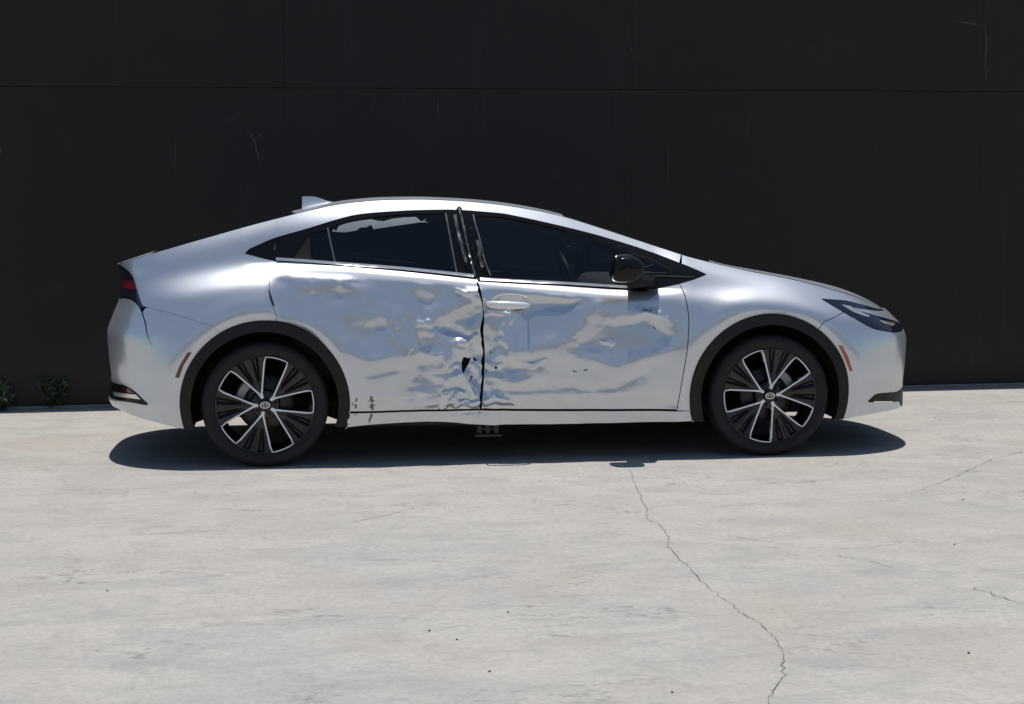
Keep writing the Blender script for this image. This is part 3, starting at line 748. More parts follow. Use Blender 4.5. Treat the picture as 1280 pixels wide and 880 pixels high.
RA = .4485
aC = ang(HUB_R, GAP_C[-1]); aQ = ang(HUB_R, BSEAM[-1]); aFS = ang(HUB_F, FSEAM[0])
def arch_end(hx, z, sgn):                                      # angle where the arch meets a height
    return math.degrees(math.asin((z-HUB_Z)/RA)) if sgn > 0 else 180-math.degrees(math.asin((z-HUB_Z)/RA))
zsR = pick(431, 516)[1]; zsF = pick(866, 514)[1]
HL = PX([(1026.6, 373.5), (1040, 374.6), (1056.8, 375.8), (1078, 381), (1095.7, 386), (1109, 387)])
HL_LOW = SP([(1026.6, 373.5), (1038, 380.5), (1050.7, 388), (1066, 397), (1081.4, 405.7), (1090, 410), (1099, 412.6), (1117, 415.6)])
xk_end = max(x for x in np.arange(2.2, 2.36, .001) if x < xf(z1(x))-.0005)
xk_r = min(x for x in np.arange(-2.36, -2.1, .001) if x > xr(z1(x))+.0005)
SF_, SR_ = X0F+SMAX-.0008, X0R-SMAX+.0008
zg1 = HL_LOW[-1][1]
LIP = SP([(1085, 502), (1090, 497), (1096, 492.5), (1110, 491), (1120, 490), (1126, 486.5)])
F_BOT = PX([(1056, 524), (1071, 521), (1097.5, 516), (1126, 508.5)])
R_BOT = PX([(230, 536), (205, 530.5), (178, 523), (158, 516), (146, 510)])

def sides(fn):
    for sd_ in (-1, 1): fn(sd_)
def build(sd_):
    st = .016 if sd_ < 0 else .035; kw = dict(side=sd_)
    D_ = .0045 if sd_ < 0 else .035
    # quarter panel, roof rail and windscreen pillar are one pressing
    loop = K1(-2.142, float(s_to_x(*PIL_A[0])[0]), 150) + [PIL_A[1]] + DLO_TOP[:iA][::-1] + BELT_R[1:iD] + GAP_C + ARC(HUB_R, RA, aC, aQ, 20) + BSEAM[::-1] + QEDGE[::-1]
    panel('body_side_panel', [loop], M['paint'], car, step=st, gap=.001, **kw)
    # front wing
    loop = K1(float(s_to_x(*PIL_A[0])[0])+.003, 2.105, 90) + HL[::-1] + HL_LOW[1:][:0]
    hl_l = [p for p in HL_LOW if p[0] < FSEAM[1][0]]
    loop = K1(float(s_to_x(*PIL_A[0])[0])+.004, float(s_to_x(*HL[-1])[0]), 90) + HL[::-1] + hl_l[1:] + [FSEAM[1], FSEAM[0]] + ARC(HUB_F, RA, aFS, arch_end(HUB_F, zsF, -1), 60) + GAP_A[::-1] + FEND_TOP + DLO_TOP[iA:][::-1]
    panel('front_fender', [loop], M['paint'], car, step=st, **kw)
    # front bumper
    hl_r = [p for p in HL_LOW if p[0] >= FSEAM[1][0]]
    loop = [FSEAM[0], FSEAM[1]] + hl_r + [((hl_r[-1][0]+SF_)/2, zg1-.004), (SF_, zg1-.006), (SF_, .375), ((SF_*.55+LIP[-1][0]*.45), .375)] + LIP[::-1] + [(LIP[0][0], LIP[0][1]-.002)] + PX([(1124, 501.5), (1126, 508)])[:2] + F_BOT[::-1] + ARC(HUB_F, RA, arch_end(HUB_F, pick(1056, 524)[1], 1), aFS, 50)
    panel('front_bumper', [loop], M['paint'], car, step=st, **kw)
    # black lower intake and splitter
    loop = LIP + [(SF_*.55+LIP[-1][0]*.45, .377), (SF_, .377), (SF_, .195), (SF_*.6+.4*pick(1126, 508)[0], .20)] + PX([(1126, 508), (1124, 501)])
    panel('lower_grille', [loop], M['plastic'], car, off=.004, step=st, **kw)
    # doors
    arcR = ARC(HUB_R, RA, arch_end(HUB_R, zsR, 1)+360, aC+360 if aC < 0 else aC, 50) if False else ARC(HUB_R, RA, arch_end(HUB_R, zsR, 1), aC, 50)
    loop = BELT_R[iD:] + (GAP_BR if sd_ < 0 else GAP_B) + SILL_D[:iS][::-1] + arcR + GAP_C[::-1]
    tear = PX([(580, 446.5), (585.5, 448.5), (589, 447.5), (586, 455), (582, 461), (579.5, 467), (577.5, 462), (577.5, 453)])
    tears = [tear, PX([(592, 447), (595, 449), (596.5, 452), (593, 451)])] if sd_ < 0 else []
    rd = panel('rear_door', [loop]+tears, M['paint'], car, step=D_, gap=.0016, edge_step=.008, **kw)
    loop = BELT_F + GAP_A + SILL_D[iS:iSA][::-1] + GAP_B[::-1]
    tears = [PX([(619.5, 458), (621.5, 459.5), (620, 461.5), (618.6, 460)])] if sd_ < 0 else []
    fd = panel('front_door', [loop]+tears, M['paint'], car, step=D_, gap=.003 if sd_ < 0 else .002, edge_step=.008, **kw)
    if sd_ < 0:
        rd['label'] = 'crumpled rear door with a torn hole'; fd['label'] = 'dented front door with door handle'
    # sill
    loop = SILL_T + ARC(HUB_F, RA, arch_end(HUB_F, zsF, -1), arch_end(HUB_F, pick(867, 527)[1], -1), 6) + SILL_B[::-1] + ARC(HUB_R, RA, arch_end(HUB_R, pick(431, 535)[1], 1), arch_end(HUB_R, zsR, 1), 6)
    rocker = panel('rocker_panel', [loop], M['paint'], car, step=.010 if sd_ < 0 else .03, gap=.0042, **kw)
    # rear bumper, with the notch of the lamp gap
    topz = pick(150, 374)[1]
    loop = BSEAM[1:] + ARC(HUB_R, RA, aQ, arch_end(HUB_R, pick(230, 536)[1], -1), 50) + R_BOT + [(SR_, .285), (SR_, topz)] + SP([(150, 373.5), (157, 373.2), (165, 375.5), (171, 380.5), (176, 388), (181, 404), (190.5, 434), (182.4, 404), (178.6, 391), (180.5, 386.5)])
    rb_i = SP([(140, 494), (142, 486), (144, 479.5), (153, 481), (161, 484.5), (169.4, 490.5), (178, 499), (184.5, 506), (165, 503), (150, 500.5)])
    panel('rear_bumper', [loop], M['paint'], car, step=st, gap=.0004, **kw)
    insert = [(SR_, pick(144, 479.5)[1]-.004), (SR_, pick(140, 497)[1])] + SP([(146, 500), (165, 503.3), (184.5, 506.2), (178, 499), (169.4, 490.5), (161, 484.5), (153, 481), (146, 479.6)])
    ri = panel('rear_bumper_insert', [insert], M['gloss'], car, off=.004, step=st, gap=0, flange=.006, **kw)
    panel('rear_reflector', [PX([(154, 482.8), (160, 485.2), (168, 490.5), (160, 490.3), (153, 488.5)])], M['red'], car, off=.010, step=st, gap=0, flange=.007, **kw)
    panel('fog_surround', [PX([(141.5, 489.5), (150, 490.8), (170, 493), (176, 499), (160, 497), (142.5, 494.5)])], M['strip'], car, off=.009, step=st, gap=0, flange=.006, **kw)
    # tail lamp, wrapping to the middle as a light bar
    edge_ = [p for p in QEDGE] + PX([(178.5, 386), (174.5, 385), (171, 379), (165, 374), (157, 372), (151, 372.3)])
    loop = [(SR_, float(z1(xk_r))-.012)] + K1(xk_r+.002, -2.145, 30, -.004) + edge_ + [(SR_, topz+.004)]
    tl = panel('tail_lamp', [loop], M['lens_black'], car, off=-.004, step=st, **kw)
    panel('red_lens', [[(SR_, pick(146, 349)[1])] + PX([(150, 349), (158, 350.5), (166.5, 352), (171.5, 362), (160, 360.5), (150, 359)]) + [(SR_, pick(146, 359)[1])]], M['red'], tl, off=.001, step=st, gap=0, flange=.006, **kw)
    # head lamp and grille band
    loop = HL + K1(float(s_to_x(*HL[-1])[0])+.002, xk_end-.002, 30, -.003) + [(SF_, zg1-.001)] + [((HL_LOW[-1][0]+SF_)/2, zg1-.001)] + HL_LOW[::-1]
    hl = panel('headlight', [loop], M['lens_black'], car, off=-.003, step=st, **kw)
    loop = PX([(1064, 384), (1078, 386.3), (1095, 388.5), (1109, 387.5)]) + K1(float(s_to_x(*HL[-1])[0])+.002, xk_end-.004, 30, -.004) + [(SF_, pick(1130, 405)[1])] + PX([(1130, 406), (1120, 401.5), (1107, 397.6), (1092, 393.6), (1076, 389)])
    panel('nose_panel', [loop], M['paint'], car, off=.003, step=st, gap=0, flange=.012, **kw)
    panel('daytime_lamp', [PX([(1050.7, 380.2), (1063, 382.4), (1075, 389), (1088, 394.6), (1084, 396), (1068, 390.5)])], M['drl'], hl, off=.0015, step=st, gap=0, flange=.006, **kw)
    panel('lamp_reflector', [PX([(1098, 399.5), (1110, 402), (1118.5, 403.5), (1118, 406.5), (1114, 407.3), (1104, 403.5)])], M['reflector'], hl, off=.0015, step=st, gap=0, flange=.006, **kw)
    # side markers
    panel('side_marker', [PX([(1048, 432), (1052.5, 432), (1060, 446), (1065.6, 463.8), (1061.8, 463.8), (1055.5, 447)])], M['amber'], car, off=.005, step=.01, gap=0, flange=.008, **kw)
    panel('side_marker', [PX([(234.5, 440.4), (240, 440.4), (230, 456), (223.8, 472.5), (218.8, 471.7), (225, 456)])], M['marker'], car, off=.005, step=.01, gap=0, flange=.008, **kw)
    # black wheel arch trims
    for hx, zl, zr_ in ((HUB_R, pick(230, 536)[1], pick(431, 533)[1]), (HUB_F, pick(867, 527)[1], pick(1056, 524)[1])):
        a1, a0 = arch_end(hx, zl, -1), arch_end(hx, zr_, 1); ri_ = .388
        b1, b0 = 180-math.degrees(math.asin((zl-HUB_Z)/ri_)), math.degrees(math.asin((zr_-HUB_Z)/ri_))
        panel('wheel_arch_trim', [ARC(hx, RA, a0, a1, 70)+ARC(hx, ri_, b1, b0, 60)], M['plastic'], car, off=.009, step=st, gap=.001, flange=.04, dented=False, **kw)
        V, Fc = [], []; n = 48                                     # liner of the wheel well
        for i in range(n+1):
            a = R(b0+(b1-b0)*i/n); c, s2 = math.cos(a), math.sin(a)
            for r_, y_ in ((.392, .862), (.405, .80), (.41, .52), (.30, .50)):
                V.append((hx+r_*c, y_*sd_, max(HUB_Z+r_*s2, .2)))
            if i:
                for k in range(3): Fc.append(((i-1)*4+k, (i-1)*4+k+1, i*4+k+1, i*4+k))
        mesh_obj('wheel_well', V, Fc, M['under'], car)
    # window frames, panes and belt strips
    frameR = DLO_TOP[:iB] + PX([(575, 264), (584.5, 305), (594.5, 347)]) + BELT_R[::-1]
    paneR = SP([(411.5, 287), (425, 280), (452, 274), (503, 268.5), (555.5, 267)]) + SP([(556, 267.5), (563, 303), (570, 340)]) + SP([(569, 340.7), (503, 334.5), (421, 328.5)])
    paneQ = PX([(389, 292), (409, 287.5), (418, 327.5), (391, 325.5)])
    fr = panel('window_frame', [frameR, paneR, paneQ], M['gloss'], rd, off=-.004, step=.012, gap=.001, **kw)
    panel('window', [paneR], M['glass'], rd, off=-.010, step=.02, gap=0, flange=.004, dented=False, **kw)
    panel('quarter_window', [paneQ], M['glass'], rd, off=-.010, step=.02, gap=0, flange=.004, dented=False, **kw)
    panel('quarter_trim', [PX([(368, 322), (386.6, 295.5), (388.5, 325)])], M['plastic'], rd, off=-.002, step=.02, gap=0, flange=.004, **kw)
    panel('belt_strip', [ribbon(PX([(345, 323.4), (380, 325.7), (421, 328.9), (503, 335.2), (592, 344.4)]), .0075)], M['strip'], rd, off=.009, step=.01, gap=0, flange=.01, dented=False, **kw)
    frameF = PX([(577, 264)]) + DLO_TOP[iB+1:] + FEND_TOP[::-1] + BELT_F[::-1] + PX([(596.5, 347), (586.5, 305)])
    paneF = SP([(592.5, 271), (620, 271), (640, 274), (693, 285), (746, 298.5), (781, 309.5)]) + SP([(781, 310), (775, 330), (770, 356)]) + SP([(768, 356.3), (700, 352.3), (614.5, 346.5)])
    paneS = PX([(789, 316), (812, 322.5), (838, 336), (842, 341), (800, 341.5), (790, 341)])
    panel('window_frame', [frameF, paneF, paneS], M['gloss'], fd, off=-.004, step=.012, gap=.001, **kw)
    panel('window', [paneF], M['front_glass'], fd, off=-.010, step=.02, gap=0, flange=.004, dented=False, **kw)
    panel('quarter_window', [paneS], M['front_glass'], fd, off=-.010, step=.02, gap=0, flange=.004, dented=False, **kw)
    panel('belt_strip', [ribbon(PX([(600, 348.3), (650, 351), (693, 353), (740, 355.8), (785, 358.5)]), .007)], M['strip'], fd, off=.009, step=.01, gap=0, flange=.01, dented=False, **kw)
    panel('sail_strip', [ribbon(PX([(802, 344.3), (825, 344.8), (844, 345.3), (868, 346.3)]), .004)], M['plastic'], fd, off=0.0, step=.01, gap=0, flange=.006, dented=False, **kw)
    # inner skin, seen only as the dark of the gaps
    o = panel('inner_structure', [PX([(312, 330), (597, 353), (850, 362), (905, 345), (1040, 385), (1050, 392)]) + ARC(HUB_F, .47, 62, 190, 30) + PX([(850, 524), (600, 526), (440, 526)]) + ARC(HUB_R, .47, -10, 150, 30) + PX([(235, 392), (190, 378), (180, 345)])], M['dark'], car, off=-.045, step=.03, gap=0, flange=0, **kw)
    panel('inner_structure', [[(SR_, .95), (SR_, .40)] + PX([(160, 470), (215, 450), (262, 412), (262, 400), (182, 368), (168, 344)])], M['dark'], car, off=-.05, step=.03, gap=0, flange=0, **kw)
    return rd, fd, rocker
near_rd, near_fd, near_rocker = build(-1)
build(1)

for pts, hf, mt_ in [([(409.5, 284.5), (413.5, 304), (419, 328.5)], .0042, 'trim_grey'), ([(343.5, 305), (343.8, 309), (343, 312.5)], .003, 'trim_grey'), ([(557, 266.5), (563.5, 302), (571, 341)], .0045, 'trim_grey'), ([(573.5, 260), (577, 272), (583, 300), (589, 326), (594, 345)], .0055, 'trim_grey'), ([(568.5, 268), (571, 282), (576, 304), (583, 328)], .008, 'trim_grey'),  # bent trim in grey; pillar highlights and the garnish glint are painted into it
                     ([(591.5, 268), (594, 280), (599, 296), (602, 310), (606, 326), (613, 344)], .0045, 'trim_grey'), ([(596, 300), (599, 312), (600, 324), (604, 334)], .009, 'trim_grey'), ([(571, 262), (574, 258.5), (577, 263), (575.5, 271)], .004, 'gloss')]:
    panel('bent_trim_glint', [ribbon(PX(pts), hf)], M[mt_], near_rd if pts[0][0] < 580 else near_fd, off=.004, step=.006, gap=0, flange=.008, edge_step=.006)
# crash marks on the near side
def mark(parent, pts, half, mat='scuff_shade', off=.0012):
    panel('scrape', [ribbon(PX(pts), half)], M[mat], parent, off=off, step=.006, gap=0, flange=0, edge_step=.005)
panel('handle_shade', [SP([(604.5, 381), (611, 386.5), (634, 389.5), (652, 388.5), (664, 383.5), (650, 386), (634, 386.8), (613, 385.5)])], M['scuff_shade'], near_fd, off=.001, step=.006, gap=0, flange=0, edge_step=.005)  # crescent of shade under the handle, laid on as a grey sheet
def smudge(parent, poly):
    panel('scrape', [PX(poly)], M['scuff_shade'], parent, off=.0012, step=.005, gap=0, flange=0, edge_step=.004)
for poly in ([(462, 495), (465, 494.5), (466, 499), (468.5, 499.6), (466, 501.2), (466.4, 504), (464, 503), (463, 500.6), (459.5, 500.8), (462.6, 499)],
             [(462, 505), (466, 504.6), (469, 506.6), (466, 507.8), (467.4, 511), (465.6, 513.4), (463.4, 510), (461, 508.6), (463.4, 507.4)],
             [(445, 497), (447, 497.6), (446.4, 500.6), (444.6, 503), (444, 500.4)], [(443.4, 505), (446, 505.6), (446.4, 510), (444.4, 511), (443, 508)], [(439.6, 503), (441.6, 504.4), (441, 507.6), (439.6, 506)],
             
             [(588, 482), (592, 487), (597, 497), (594, 493.6)], 
             [(589, 469), (592, 471), (589, 475.4), (586, 478), (588, 473)]):
    smudge(near_rd, poly)
for poly in ([(715, 462), (719, 463.6), (722, 465.4), (717, 465)], [(728, 463), (735, 461), (733, 464)], [(816, 407.4), (818, 408), (820.4, 412), (818, 411)],
             [(606, 461), (609, 463), (608, 466)], [(612, 438), (615, 441), (613, 443)]):
    smudge(near_fd, poly)
for poly in ([(462.5, 517.5), (466, 517.3), (465, 521), (463.4, 525), (461, 530), (460.6, 525), (462.4, 521)], [(443, 517.6), (445, 517.5), (444.6, 520)], [(599, 514.6), (601.5, 514.5), (600.8, 517), (599.4, 516.6)]):
    smudge(near_rocker, poly)
panel('gap_wedge', [PX([(335.6, 362), (337.6, 364.5), (340.4, 374), (343.4, 383.5), (340.2, 381), (336.8, 371)])], M['dark'], near_rd, off=.0015, step=.006, gap=0, flange=0, edge_step=.005)
panel('torn_film', [PX([(415.5, 289.5), (417, 286), (420, 289), (424, 282), (434, 278.5), (448, 275.5), (464, 274), (472, 276), (480, 276.5), (490, 273.5), (505, 271.8), (520, 271.2), (527, 277), (533, 273.5), (530, 276.5), (536, 278), (525, 278), (515, 279.5), (500, 281.5), (480, 284.5), (467, 286.5), (464, 281), (458, 284), (450, 284.5), (446, 288), (432, 290.5)])], M['film'], near_rd, off=-.0085, step=.01, gap=0, flange=0, dented=False)

# ------------------------------------------------------------------ roof, glass, bonnet: lofts between the two rails
def w1t(x): return W_x(x, z1(x))
def top(name, xa, xb, crown, mat, bow_a=0.0, bow_b=0.0, nx=60, nv=24, inset_w=.003, drop=0.0, cos_end=False, pw=3.2):
    f = np.linspace(0, 1, nx+1); f = 1-(1-f)**2 if cos_end else f
    f, v = np.meshgrid(f, np.linspace(-1, 1, 2*nv+1), indexing='ij')
    x = xa+(xb-xa)*f+(bow_a*(1-f)+bow_b*f)*(1-v*v)
    w = np.maximum(w1t(x)-inset_w, 0.0); z = z1(x)+crown(x)*(1-np.abs(v)**pw)-drop
    V = np.stack([x, v*w, z], -1).reshape(-1, 3); n = 2*nv+1
    Fc = [(i*n+k, (i+1)*n+k, (i+1)*n+k+1, i*n+k+1) for i in range(nx) for k in range(n-1)]
    return mesh_obj(name, V, Fc, mat, car)
crown = lambda x: pchip([-2.4, -2.0, -1.3, -.5, .2, .6, 1.0, 1.2, 1.5, 1.9, 2.2, 2.36], [.004, .006, .014, .014, .020, .022, .020, .010, .014, .030, .022, 0.0], x)
top('roof', -1.20, .255, crown, M['paint'], bow_a=-.03, bow_b=.06, inset_w=.004)
top('windscreen', .262, 1.06, crown, M['screen'], bow_a=.06, bow_b=.08, inset_w=.004, drop=.004)
top('hood', 1.075, xk_end-.002, crown, M['paint'], bow_a=.08, bow_b=0, inset_w=.004, nx=110, cos_end=True, pw=5.0)
top('rear_window', -1.97, -1.207, crown, M['lens_black'], bow_a=-.02, bow_b=-.03, inset_w=.012, drop=.004)
top('tailgate', xk_r+.002, -1.976, crown, M['paint'], bow_a=0, bow_b=-.02, inset_w=.004, nx=40)

top('headlining', xk_r+.012, .24, crown, M['dark'], inset_w=.012, drop=.03)

# shark fin aerial
fin = []
for px, zlo in ((377.5, 0), (380, 0), (386, 0), (393, 0), (401, 0), (409, 0), (416.5, 0)):
    ztop = float(np.interp(px, [376.4, 379, 391, 400, 409, 417.5], [246, 245.5, 245.2, 247.5, 251, 254.8])); b = on_y(px, 264, -.02); t_ = on_y(px, ztop, -.02)
    zb2 = float(z1(t_[0])+crown(t_[0]))-.004; hw = float(np.interp(px, [376, 386, 417], [.026, .030, .008]))
    h = max(t_[2]-zb2, .004)
    fin.append([Vector((t_[0]+.0, sx*hw*f, zb2+h*g)) for sx, f, g in ((-1, 1, 0), (-1, .55, .25), (-1, .22, .8), (-1, .10, 1), (1, .10, 1), (1, .22, .8), (1, .55, .25), (1, 1, 0))])
rings_obj('antenna', fin, M['paint'], car)

# door mirrors
MO = [(765, 330), (767, 323.5), (770, 319.6), (774, 318.6), (786, 318.5), (795, 321.9), (801, 327), (805, 332.5), (805, 338), (802.5, 343), (795, 350), (788.7, 353), (778, 353.2), (768.7, 352.2), (764.5, 348), (762.8, 341)]
for sd_ in (-1, 1):
    root = empty('door_mirror', (0, 0, 0), car)
    P = np.array([on_y(a, b, -.985)[[0, 2]] for a, b in MO]); c = P.mean(0)
    ang_ = np.arctan2(P[:, 1]-c[1], P[:, 0]-c[0]); rings = []
    Q = []
    for i in range(len(P)):
        a, b, d2, e2 = P[i-1], P[i], P[(i+1) % len(P)], P[(i+2) % len(P)]
        for k in range(4):
            t = k/4; Q.append(.5*(2*b+(d2-a)*t+(2*a-5*b+4*d2-e2)*t*t+(3*b-a-3*d2+e2)*t**3))
    Q = np.array(Q)
    for y, f in ((.898, .80), (.905, .90), (.93, .975), (.965, 1.0), (.995, .995), (1.025, .955), (1.048, .87), (1.062, .74), (1.070, .55), (1.074, .3)):
        rings.append([(c[0]+(q[0]-c[0])*f+(1-f)*.01, sd_*y, c[1]+(q[1]-c[1])*f) for q in Q])
    rings_obj('mirror_housing', rings, M['gloss'], root)
    bs = [on_y(a, b, -.86)[[0, 2]] for a, b in ((787, 352), (803, 345), (822, 347), (826, 357), (806, 362), (794, 361.5))]
    cc = np.mean(bs, 0)
    rings_obj('mirror_base', [[(q[0]+dx, sd_*y, cc[1]+(q[1]-cc[1])*f) for q in bs] for y, f, dx in ((.79, 1.0, 0), (.84, .9, -.005), (.90, .6, -.03), (.95, .55, -.05))], M['gloss'], root)

# door handles: a bar standing off on two feet
def handle(sd_, parent):
    root = empty('door_handle', (0, 0, 0), car); y0 = None
    A = on_y(607, 380, -.89); B = on_y(663, 382, -.89)
    rings = []
    for f, hh, dp, out in ((0, .002, .004, .022), (.02, .013, .009, .034), (.10, .019, .013, .048), (.35, .021, .014, .056), (.65, .021, .014, .056), (.86, .0185, .013, .048), (.96, .012, .009, .034), (1.0, .002, .004, .022)):
        c = A+(B-A)*f; w = float(W_x(c[0], c[2]))-.002
        rings.append([(c[0], sd_*(w+out+dp*math.cos(a)), c[2]+hh*math.sin(a)) for a in np.linspace(0, 2*math.pi, 15)[:-1]])
    rings_obj('grip', rings, M['handle'], root)
    for f in (.03, .97):
        c = A+(B-A)*f; w = float(W_x(c[0], c[2])); bm = bmesh.new(); box(bm, (c[0]-.006, min(sd_*(w-.02), sd_*(w+.026)), c[2]-.009), (c[0]+.006, max(sd_*(w-.02), sd_*(w+.026)), c[2]+.009), .004)
        bm_obj('handle_foot', bm, M['paint'], root)
handle(-1, near_fd); handle(1, None)

# ------------------------------------------------------------------ wheels
def build_wheel(loop_deg):
    root = empty('wheel')
    prof = [(.258, .020), (.264, .011), (.270, .0085), (.274, .006), (.286, .001), (.300, -.002), (.312, .0), (.322, .006), (.3285, .013), (.3335, .022), (.3365, .034), (.3375, .05),
            (.3375, .062), (.331, .063), (.331, .069), (.3375, .070), (.338, .093), (.331, .094), (.331, .101), (.338, .102), (.3375, .125), (.331, .126), (.331, .132), (.3375, .133), (.3365, .161), (.3285, .182), (.312, .195), (.285, .195), (.258, .18)]
    V, Fc = lathe(prof, 128); o = mesh_obj('tyre', V, Fc, M['tyre'], root); sharp_by_angle(o, 40)
    V, Fc = lathe([(.259, .020), (.2625, .0135), (.2625, .0105), (.259, .009), (.255, .012), (.252, .024), (.246, .045), (.238, .06), (.232, .12), (.236, .178), (.256, .182)], 96)
    o = mesh_obj('rim', V, Fc, M['rim'], root); sharp_by_angle(o, 40)
    V, Fc = lathe([(.0, .030), (.060, .030), (.072, .034), (.078, .045), (.080, .09), (.0, .095)], 40)
    o = mesh_obj('hub', V, Fc, M['rim'], root); sharp_by_angle(o, 30)
    r0, r1, hw = .046, .2575, 14.5
    for i in range(5):
        la = loop_deg+72*i; a = R(la+36); dh = R(36-hw)
        V, Fc = [], []; na, nr = 36, 14                        # ribbed V-shaped spoke
        for k in range(nr+1):
            f = k/nr; r = r0+(r1-r0)*f; sp = math.atan2(math.sin(dh)*r1*f+.004, r0+(r1*math.cos(dh)-r0)*f)
            for j in range(na+1):
                q = -1+2*j/na; an = a+sp*q
                dish = .020+.012*math.sin(math.pi*min(f, 1))*.6-.010*f
                g = max(0, math.cos(q*math.pi*2.5+math.pi)) * smooth((f-.28)/.2) * (1-smooth((abs(q)-.82)/.1))
                V.append((r*math.cos(an), dish+.020*float(g)*(.5+.5*f), r*math.sin(an)))
        n = na+1
        for k in range(nr):
            for j in range(na): Fc.append((k*n+j, k*n+j+1, (k+1)*n+j+1, (k+1)*n+j))
        nb = len(V); V += [(x, y+.028, z) for x, y, z in V[:]]
        Fc += [tuple(nb+q for q in f[::-1]) for f in Fc[:]]
        for k in range(nr):
            for j in (0, na): Fc.append((k*n+j, (k+1)*n+j, nb+(k+1)*n+j, nb+k*n+j))
        o = mesh_obj('spoke', V, Fc, M['rim'], root); sharp_by_angle(o, 40)
        # bright machined edge round each opening
        b0 = R(la); path = []
        ap1 = (r0*math.cos(b0-R(36)), r0*math.sin(b0-R(36))); ap2 = (r0*math.cos(b0+R(36)), r0*math.sin(b0+R(36)))
        c1 = (r1*math.cos(b0-R(hw)), r1*math.sin(b0-R(hw))); c2 = (r1*math.cos(b0+R(hw)), r1*math.sin(b0+R(hw)))
        o1, o2 = b0-R(36)+R(5.2), b0+R(36)-R(5.2)
        ap1 = (.062*math.cos(o1), .062*math.sin(o1)); ap2 = (.062*math.cos(o2), .062*math.sin(o2))
        path.append((.037*math.cos(o1-R(1.5)), .037*math.sin(o1-R(1.5))))
        for k in range(12): f = k/13; path.append((ap1[0]+(c1[0]-ap1[0])*f, ap1[1]+(c1[1]-ap1[1])*f))
        for k in range(9):
            an = b0-R(hw-1.3)+R(2*hw-2.6)*k/8; path.append((.2565*math.cos(an), .2565*math.sin(an)))
        for k in range(12): f = (k+2)/13; path.append((c2[0]+(ap2[0]-c2[0])*f, c2[1]+(ap2[1]-c2[1])*f))
        path.append((.037*math.cos(o2+R(1.5)), .037*math.sin(o2+R(1.5))))
        Pp = np.array(path); t = np.gradient(Pp, axis=0); t /= np.linalg.norm(t, axis=1)[:, None]; nn = np.stack([-t[:, 1], t[:, 0]], 1)
        V, Fc = [], []
        for k in range(len(Pp)):
            rr = np.hypot(*Pp[k]); hw_ = (.0030 if 13 <= k < 22 else .0043)+.0014*float(smooth((.11-rr)/.05)); yb = .022+.012*math.sin(math.pi*min(max((rr-r0)/(r1-r0), 0), 1))*.6-.010*min(max((rr-r0)/(r1-r0), 0), 1)
            for w_, y_ in ((-1, yb+.02), (-1, yb-.004), (-.7, yb-.0075), (.7, yb-.0075), (1, yb-.004), (1, yb+.02)):
                q = Pp[k]+nn[k]*hw_*w_; V.append((q[0], y_, q[1]))
        for k in range(len(Pp)-1):
            for j in range(5): Fc.append((k*6+j, k*6+j+1, (k+1)*6+j+1, (k+1)*6+j))
        Fc += [(0, 1, 2, 3, 4, 5), tuple((len(Pp)-1)*6+j for j in (5, 4, 3, 2, 1, 0))]
        o = mesh_obj('bright_edge', V, Fc, M['bright'], root); bm = bmesh.new(); bm.from_mesh(o.data); bmesh.ops.recalc_face_normals(bm, faces=bm.faces); bm.to_mesh(o.data); bm.free(); sharp_by_angle(o, 30)
        an = R(la); bm = bmesh.new(); cyl(bm, .0105, .012, .034, .0575*math.cos(an), .0575*math.sin(an), 6); cyl(bm, .006, .006, .013, .0575*math.cos(an), .0575*math.sin(an), 12)
        bm_obj('lug_nut', bm, M['steel'], root)
    V, Fc = lathe([(.0, .004), (.024, .0045), (.031, .007), (.034, .013), (.035, .035)], 40); o = mesh_obj('centre_cap', V, Fc, M['rim'], root)
    bm = bmesh.new()                                              # emblem: three rings
    for rx, rz, cz in ((.026, .018, 0), (.009, .0175, 0), (.019, .0085, .008)):
        n = 36; prev = None; first = None
        for k in range(n+1):
            an = 2*math.pi*k/n; e = [bm.verts.new((rx*f*math.cos(an), y, cz+rz*f*math.sin(an))) for f, y in ((1.0, .0035), (1.0, .0005), (.80, .0005), (.80, .0035))]
            if prev:
                for j in range(3): bm.faces.new((prev[j], prev[j+1], e[j+1], e[j]))
            prev = e
    bmesh.ops.recalc_face_normals(bm, faces=bm.faces); bm_obj('emblem', bm, M['chrome'], root)
    V, Fc = lathe([(.07, .085), (.150, .085), (.151, .088), (.151, .108), (.07, .108)], 64); mesh_obj('brake_disc', V, Fc, M['steel'], root)
    return root
def copy_tree(o, parent):
    c = o.copy(); COL.objects.link(c); c.parent = parent
    for ch in list(o.children):
        d = ch.copy(); COL.objects.link(d); d.parent = c
    return c
for hx, lo, far, cal in ((HUB_R, 75, 20, 150), (HUB_F, 114, 50, 38)):
    wn = build_wheel(lo); wn.parent = car; wn.location = (hx, -.862, HUB_Z-.003); wn['label'] = 'rear wheel with bright edged spokes' if hx < 0 else 'front wheel with bright edged spokes'
    wf = copy_tree(wn, car); wf.location = (hx, .862, HUB_Z-.003); wf.rotation_euler = (0, R(far), math.pi)
    del wf['label']
    rg_ = []
    for q in range(9):
        an = R(cal-24+48*q/8); f_ = 1-.35*abs(q-4)/4; cs, sn = math.cos(an), math.sin(an)
        rg_.append([(r_*cs, y_, r_*sn) for r_, y_ in ((.118, .062), (.158-.01*(1-f_), .062), (.166, .075), (.166, .135), (.118, .135), (.112, .10))])
    rings_obj('brake_caliper', rg_, M['caliper'], wn)

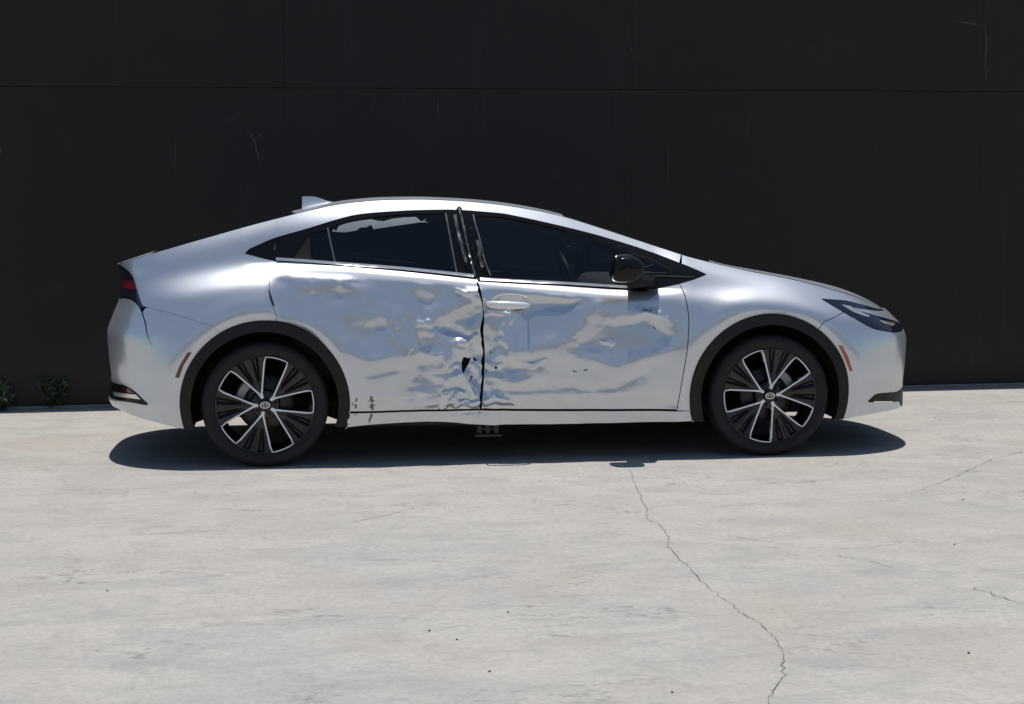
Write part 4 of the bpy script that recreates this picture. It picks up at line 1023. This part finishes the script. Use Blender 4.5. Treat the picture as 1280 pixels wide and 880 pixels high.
# ------------------------------------------------------------------ underside and cabin
bm = bmesh.new(); box(bm, (-.93, -.80, .20), (.93, .80, .30), .02); bm_obj('floor_pan', bm, M['under'], car)
bm = bmesh.new(); box(bm, (.90, -.50, .19), (2.10, .50, .62), .04); bm_obj('engine_bay', bm, M['under'], car)
bm = bmesh.new(); box(bm, (-2.02, -.49, .27), (-.90, .49, .85), .05); bm_obj('boot_floor', bm, M['under'], car)
for hx in (HUB_R, HUB_F):
    bm = bmesh.new(); cyl(bm, .03, -.74, .74, hx, HUB_Z, 16); bm_obj('axle', bm, M['under'], car)
bm = bmesh.new()
c = on_y(609.5, 538, -.80)
box(bm, (c[0]-.072, -.84, c[2]-.030), (c[0]+.072, -.76, c[2]-.016), .003)
for dx in (-.045, 0, .045): box(bm, (c[0]+dx-.012, -.815, c[2]-.017), (c[0]+dx+.012, -.785, c[2]+.03), .002)
box(bm, (c[0]-.055, -.81, c[2]+.004), (c[0]+.055, -.79, c[2]+.016), .002)
bm_obj('jacking_bracket', bm, M['steel'], car)
def rbox(name, lo, hi, bv, mat, parent, rot=None):
    bm = bmesh.new(); box(bm, lo, hi, bv, 3, rot); return bm_obj(name, bm, mat, parent, True)
rbox('dashboard', (.52, -.66, .72), (1.05, .66, .96), .07, M['cloth'], car)
for yy in (-.715, .715):
    rbox('door_card', (-.24, yy-.02, .34), (.84, yy+.02, .93), .015, M['card'], car)
rbox('cabin_floor', (-1.3, -.70, .30), (1.0, .70, .36), .02, M['dark'], car)
rbox('parcel_shelf', (-1.85, -.55, .86), (-1.15, .55, .90), .02, M['cloth'], car)
for yy in (-.37, .37):
    seat = empty('front_seat', (0, 0, 0), car)
    rbox('cushion', (-.32, yy-.25, .42), (.22, yy+.25, .60), .06, M['cloth'], seat)
    rbox('backrest', (-.44, yy-.24, .52), (-.30, yy+.24, 1.10), .06, M['cloth'], seat, Matrix.Rotation(R(-14), 3, 'Y'))
    rbox('headrest', (-.545, yy-.13, 1.08), (-.455, yy+.13, 1.27), .04, M['cloth'], seat)
seat = empty('rear_seat', (0, 0, 0), car)
rbox('cushion', (-1.15, -.6, .42), (-.65, .6, .60), .06, M['cloth'], seat)
rbox('backrest', (-1.27, -.6, .52), (-1.13, .6, 1.02), .05, M['cloth'], seat, Matrix.Rotation(R(-18), 3, 'Y'))
V, Fc = [], []
for i in range(40):
    a = 2*math.pi*i/40
    for k in range(10):
        b = 2*math.pi*k/10; rr = .18+.015*math.cos(b); V.append((.44+.015*math.sin(b)-.30*(rr*math.sin(a)), .37+rr*math.cos(a), .90+rr*math.sin(a)))
for i in range(40):
    for k in range(10): Fc.append((i*10+k, i*10+(k+1) % 10, ((i+1) % 40)*10+(k+1) % 10, ((i+1) % 40)*10+k))
mesh_obj('steering_wheel', V, Fc, M['plastic'], car)
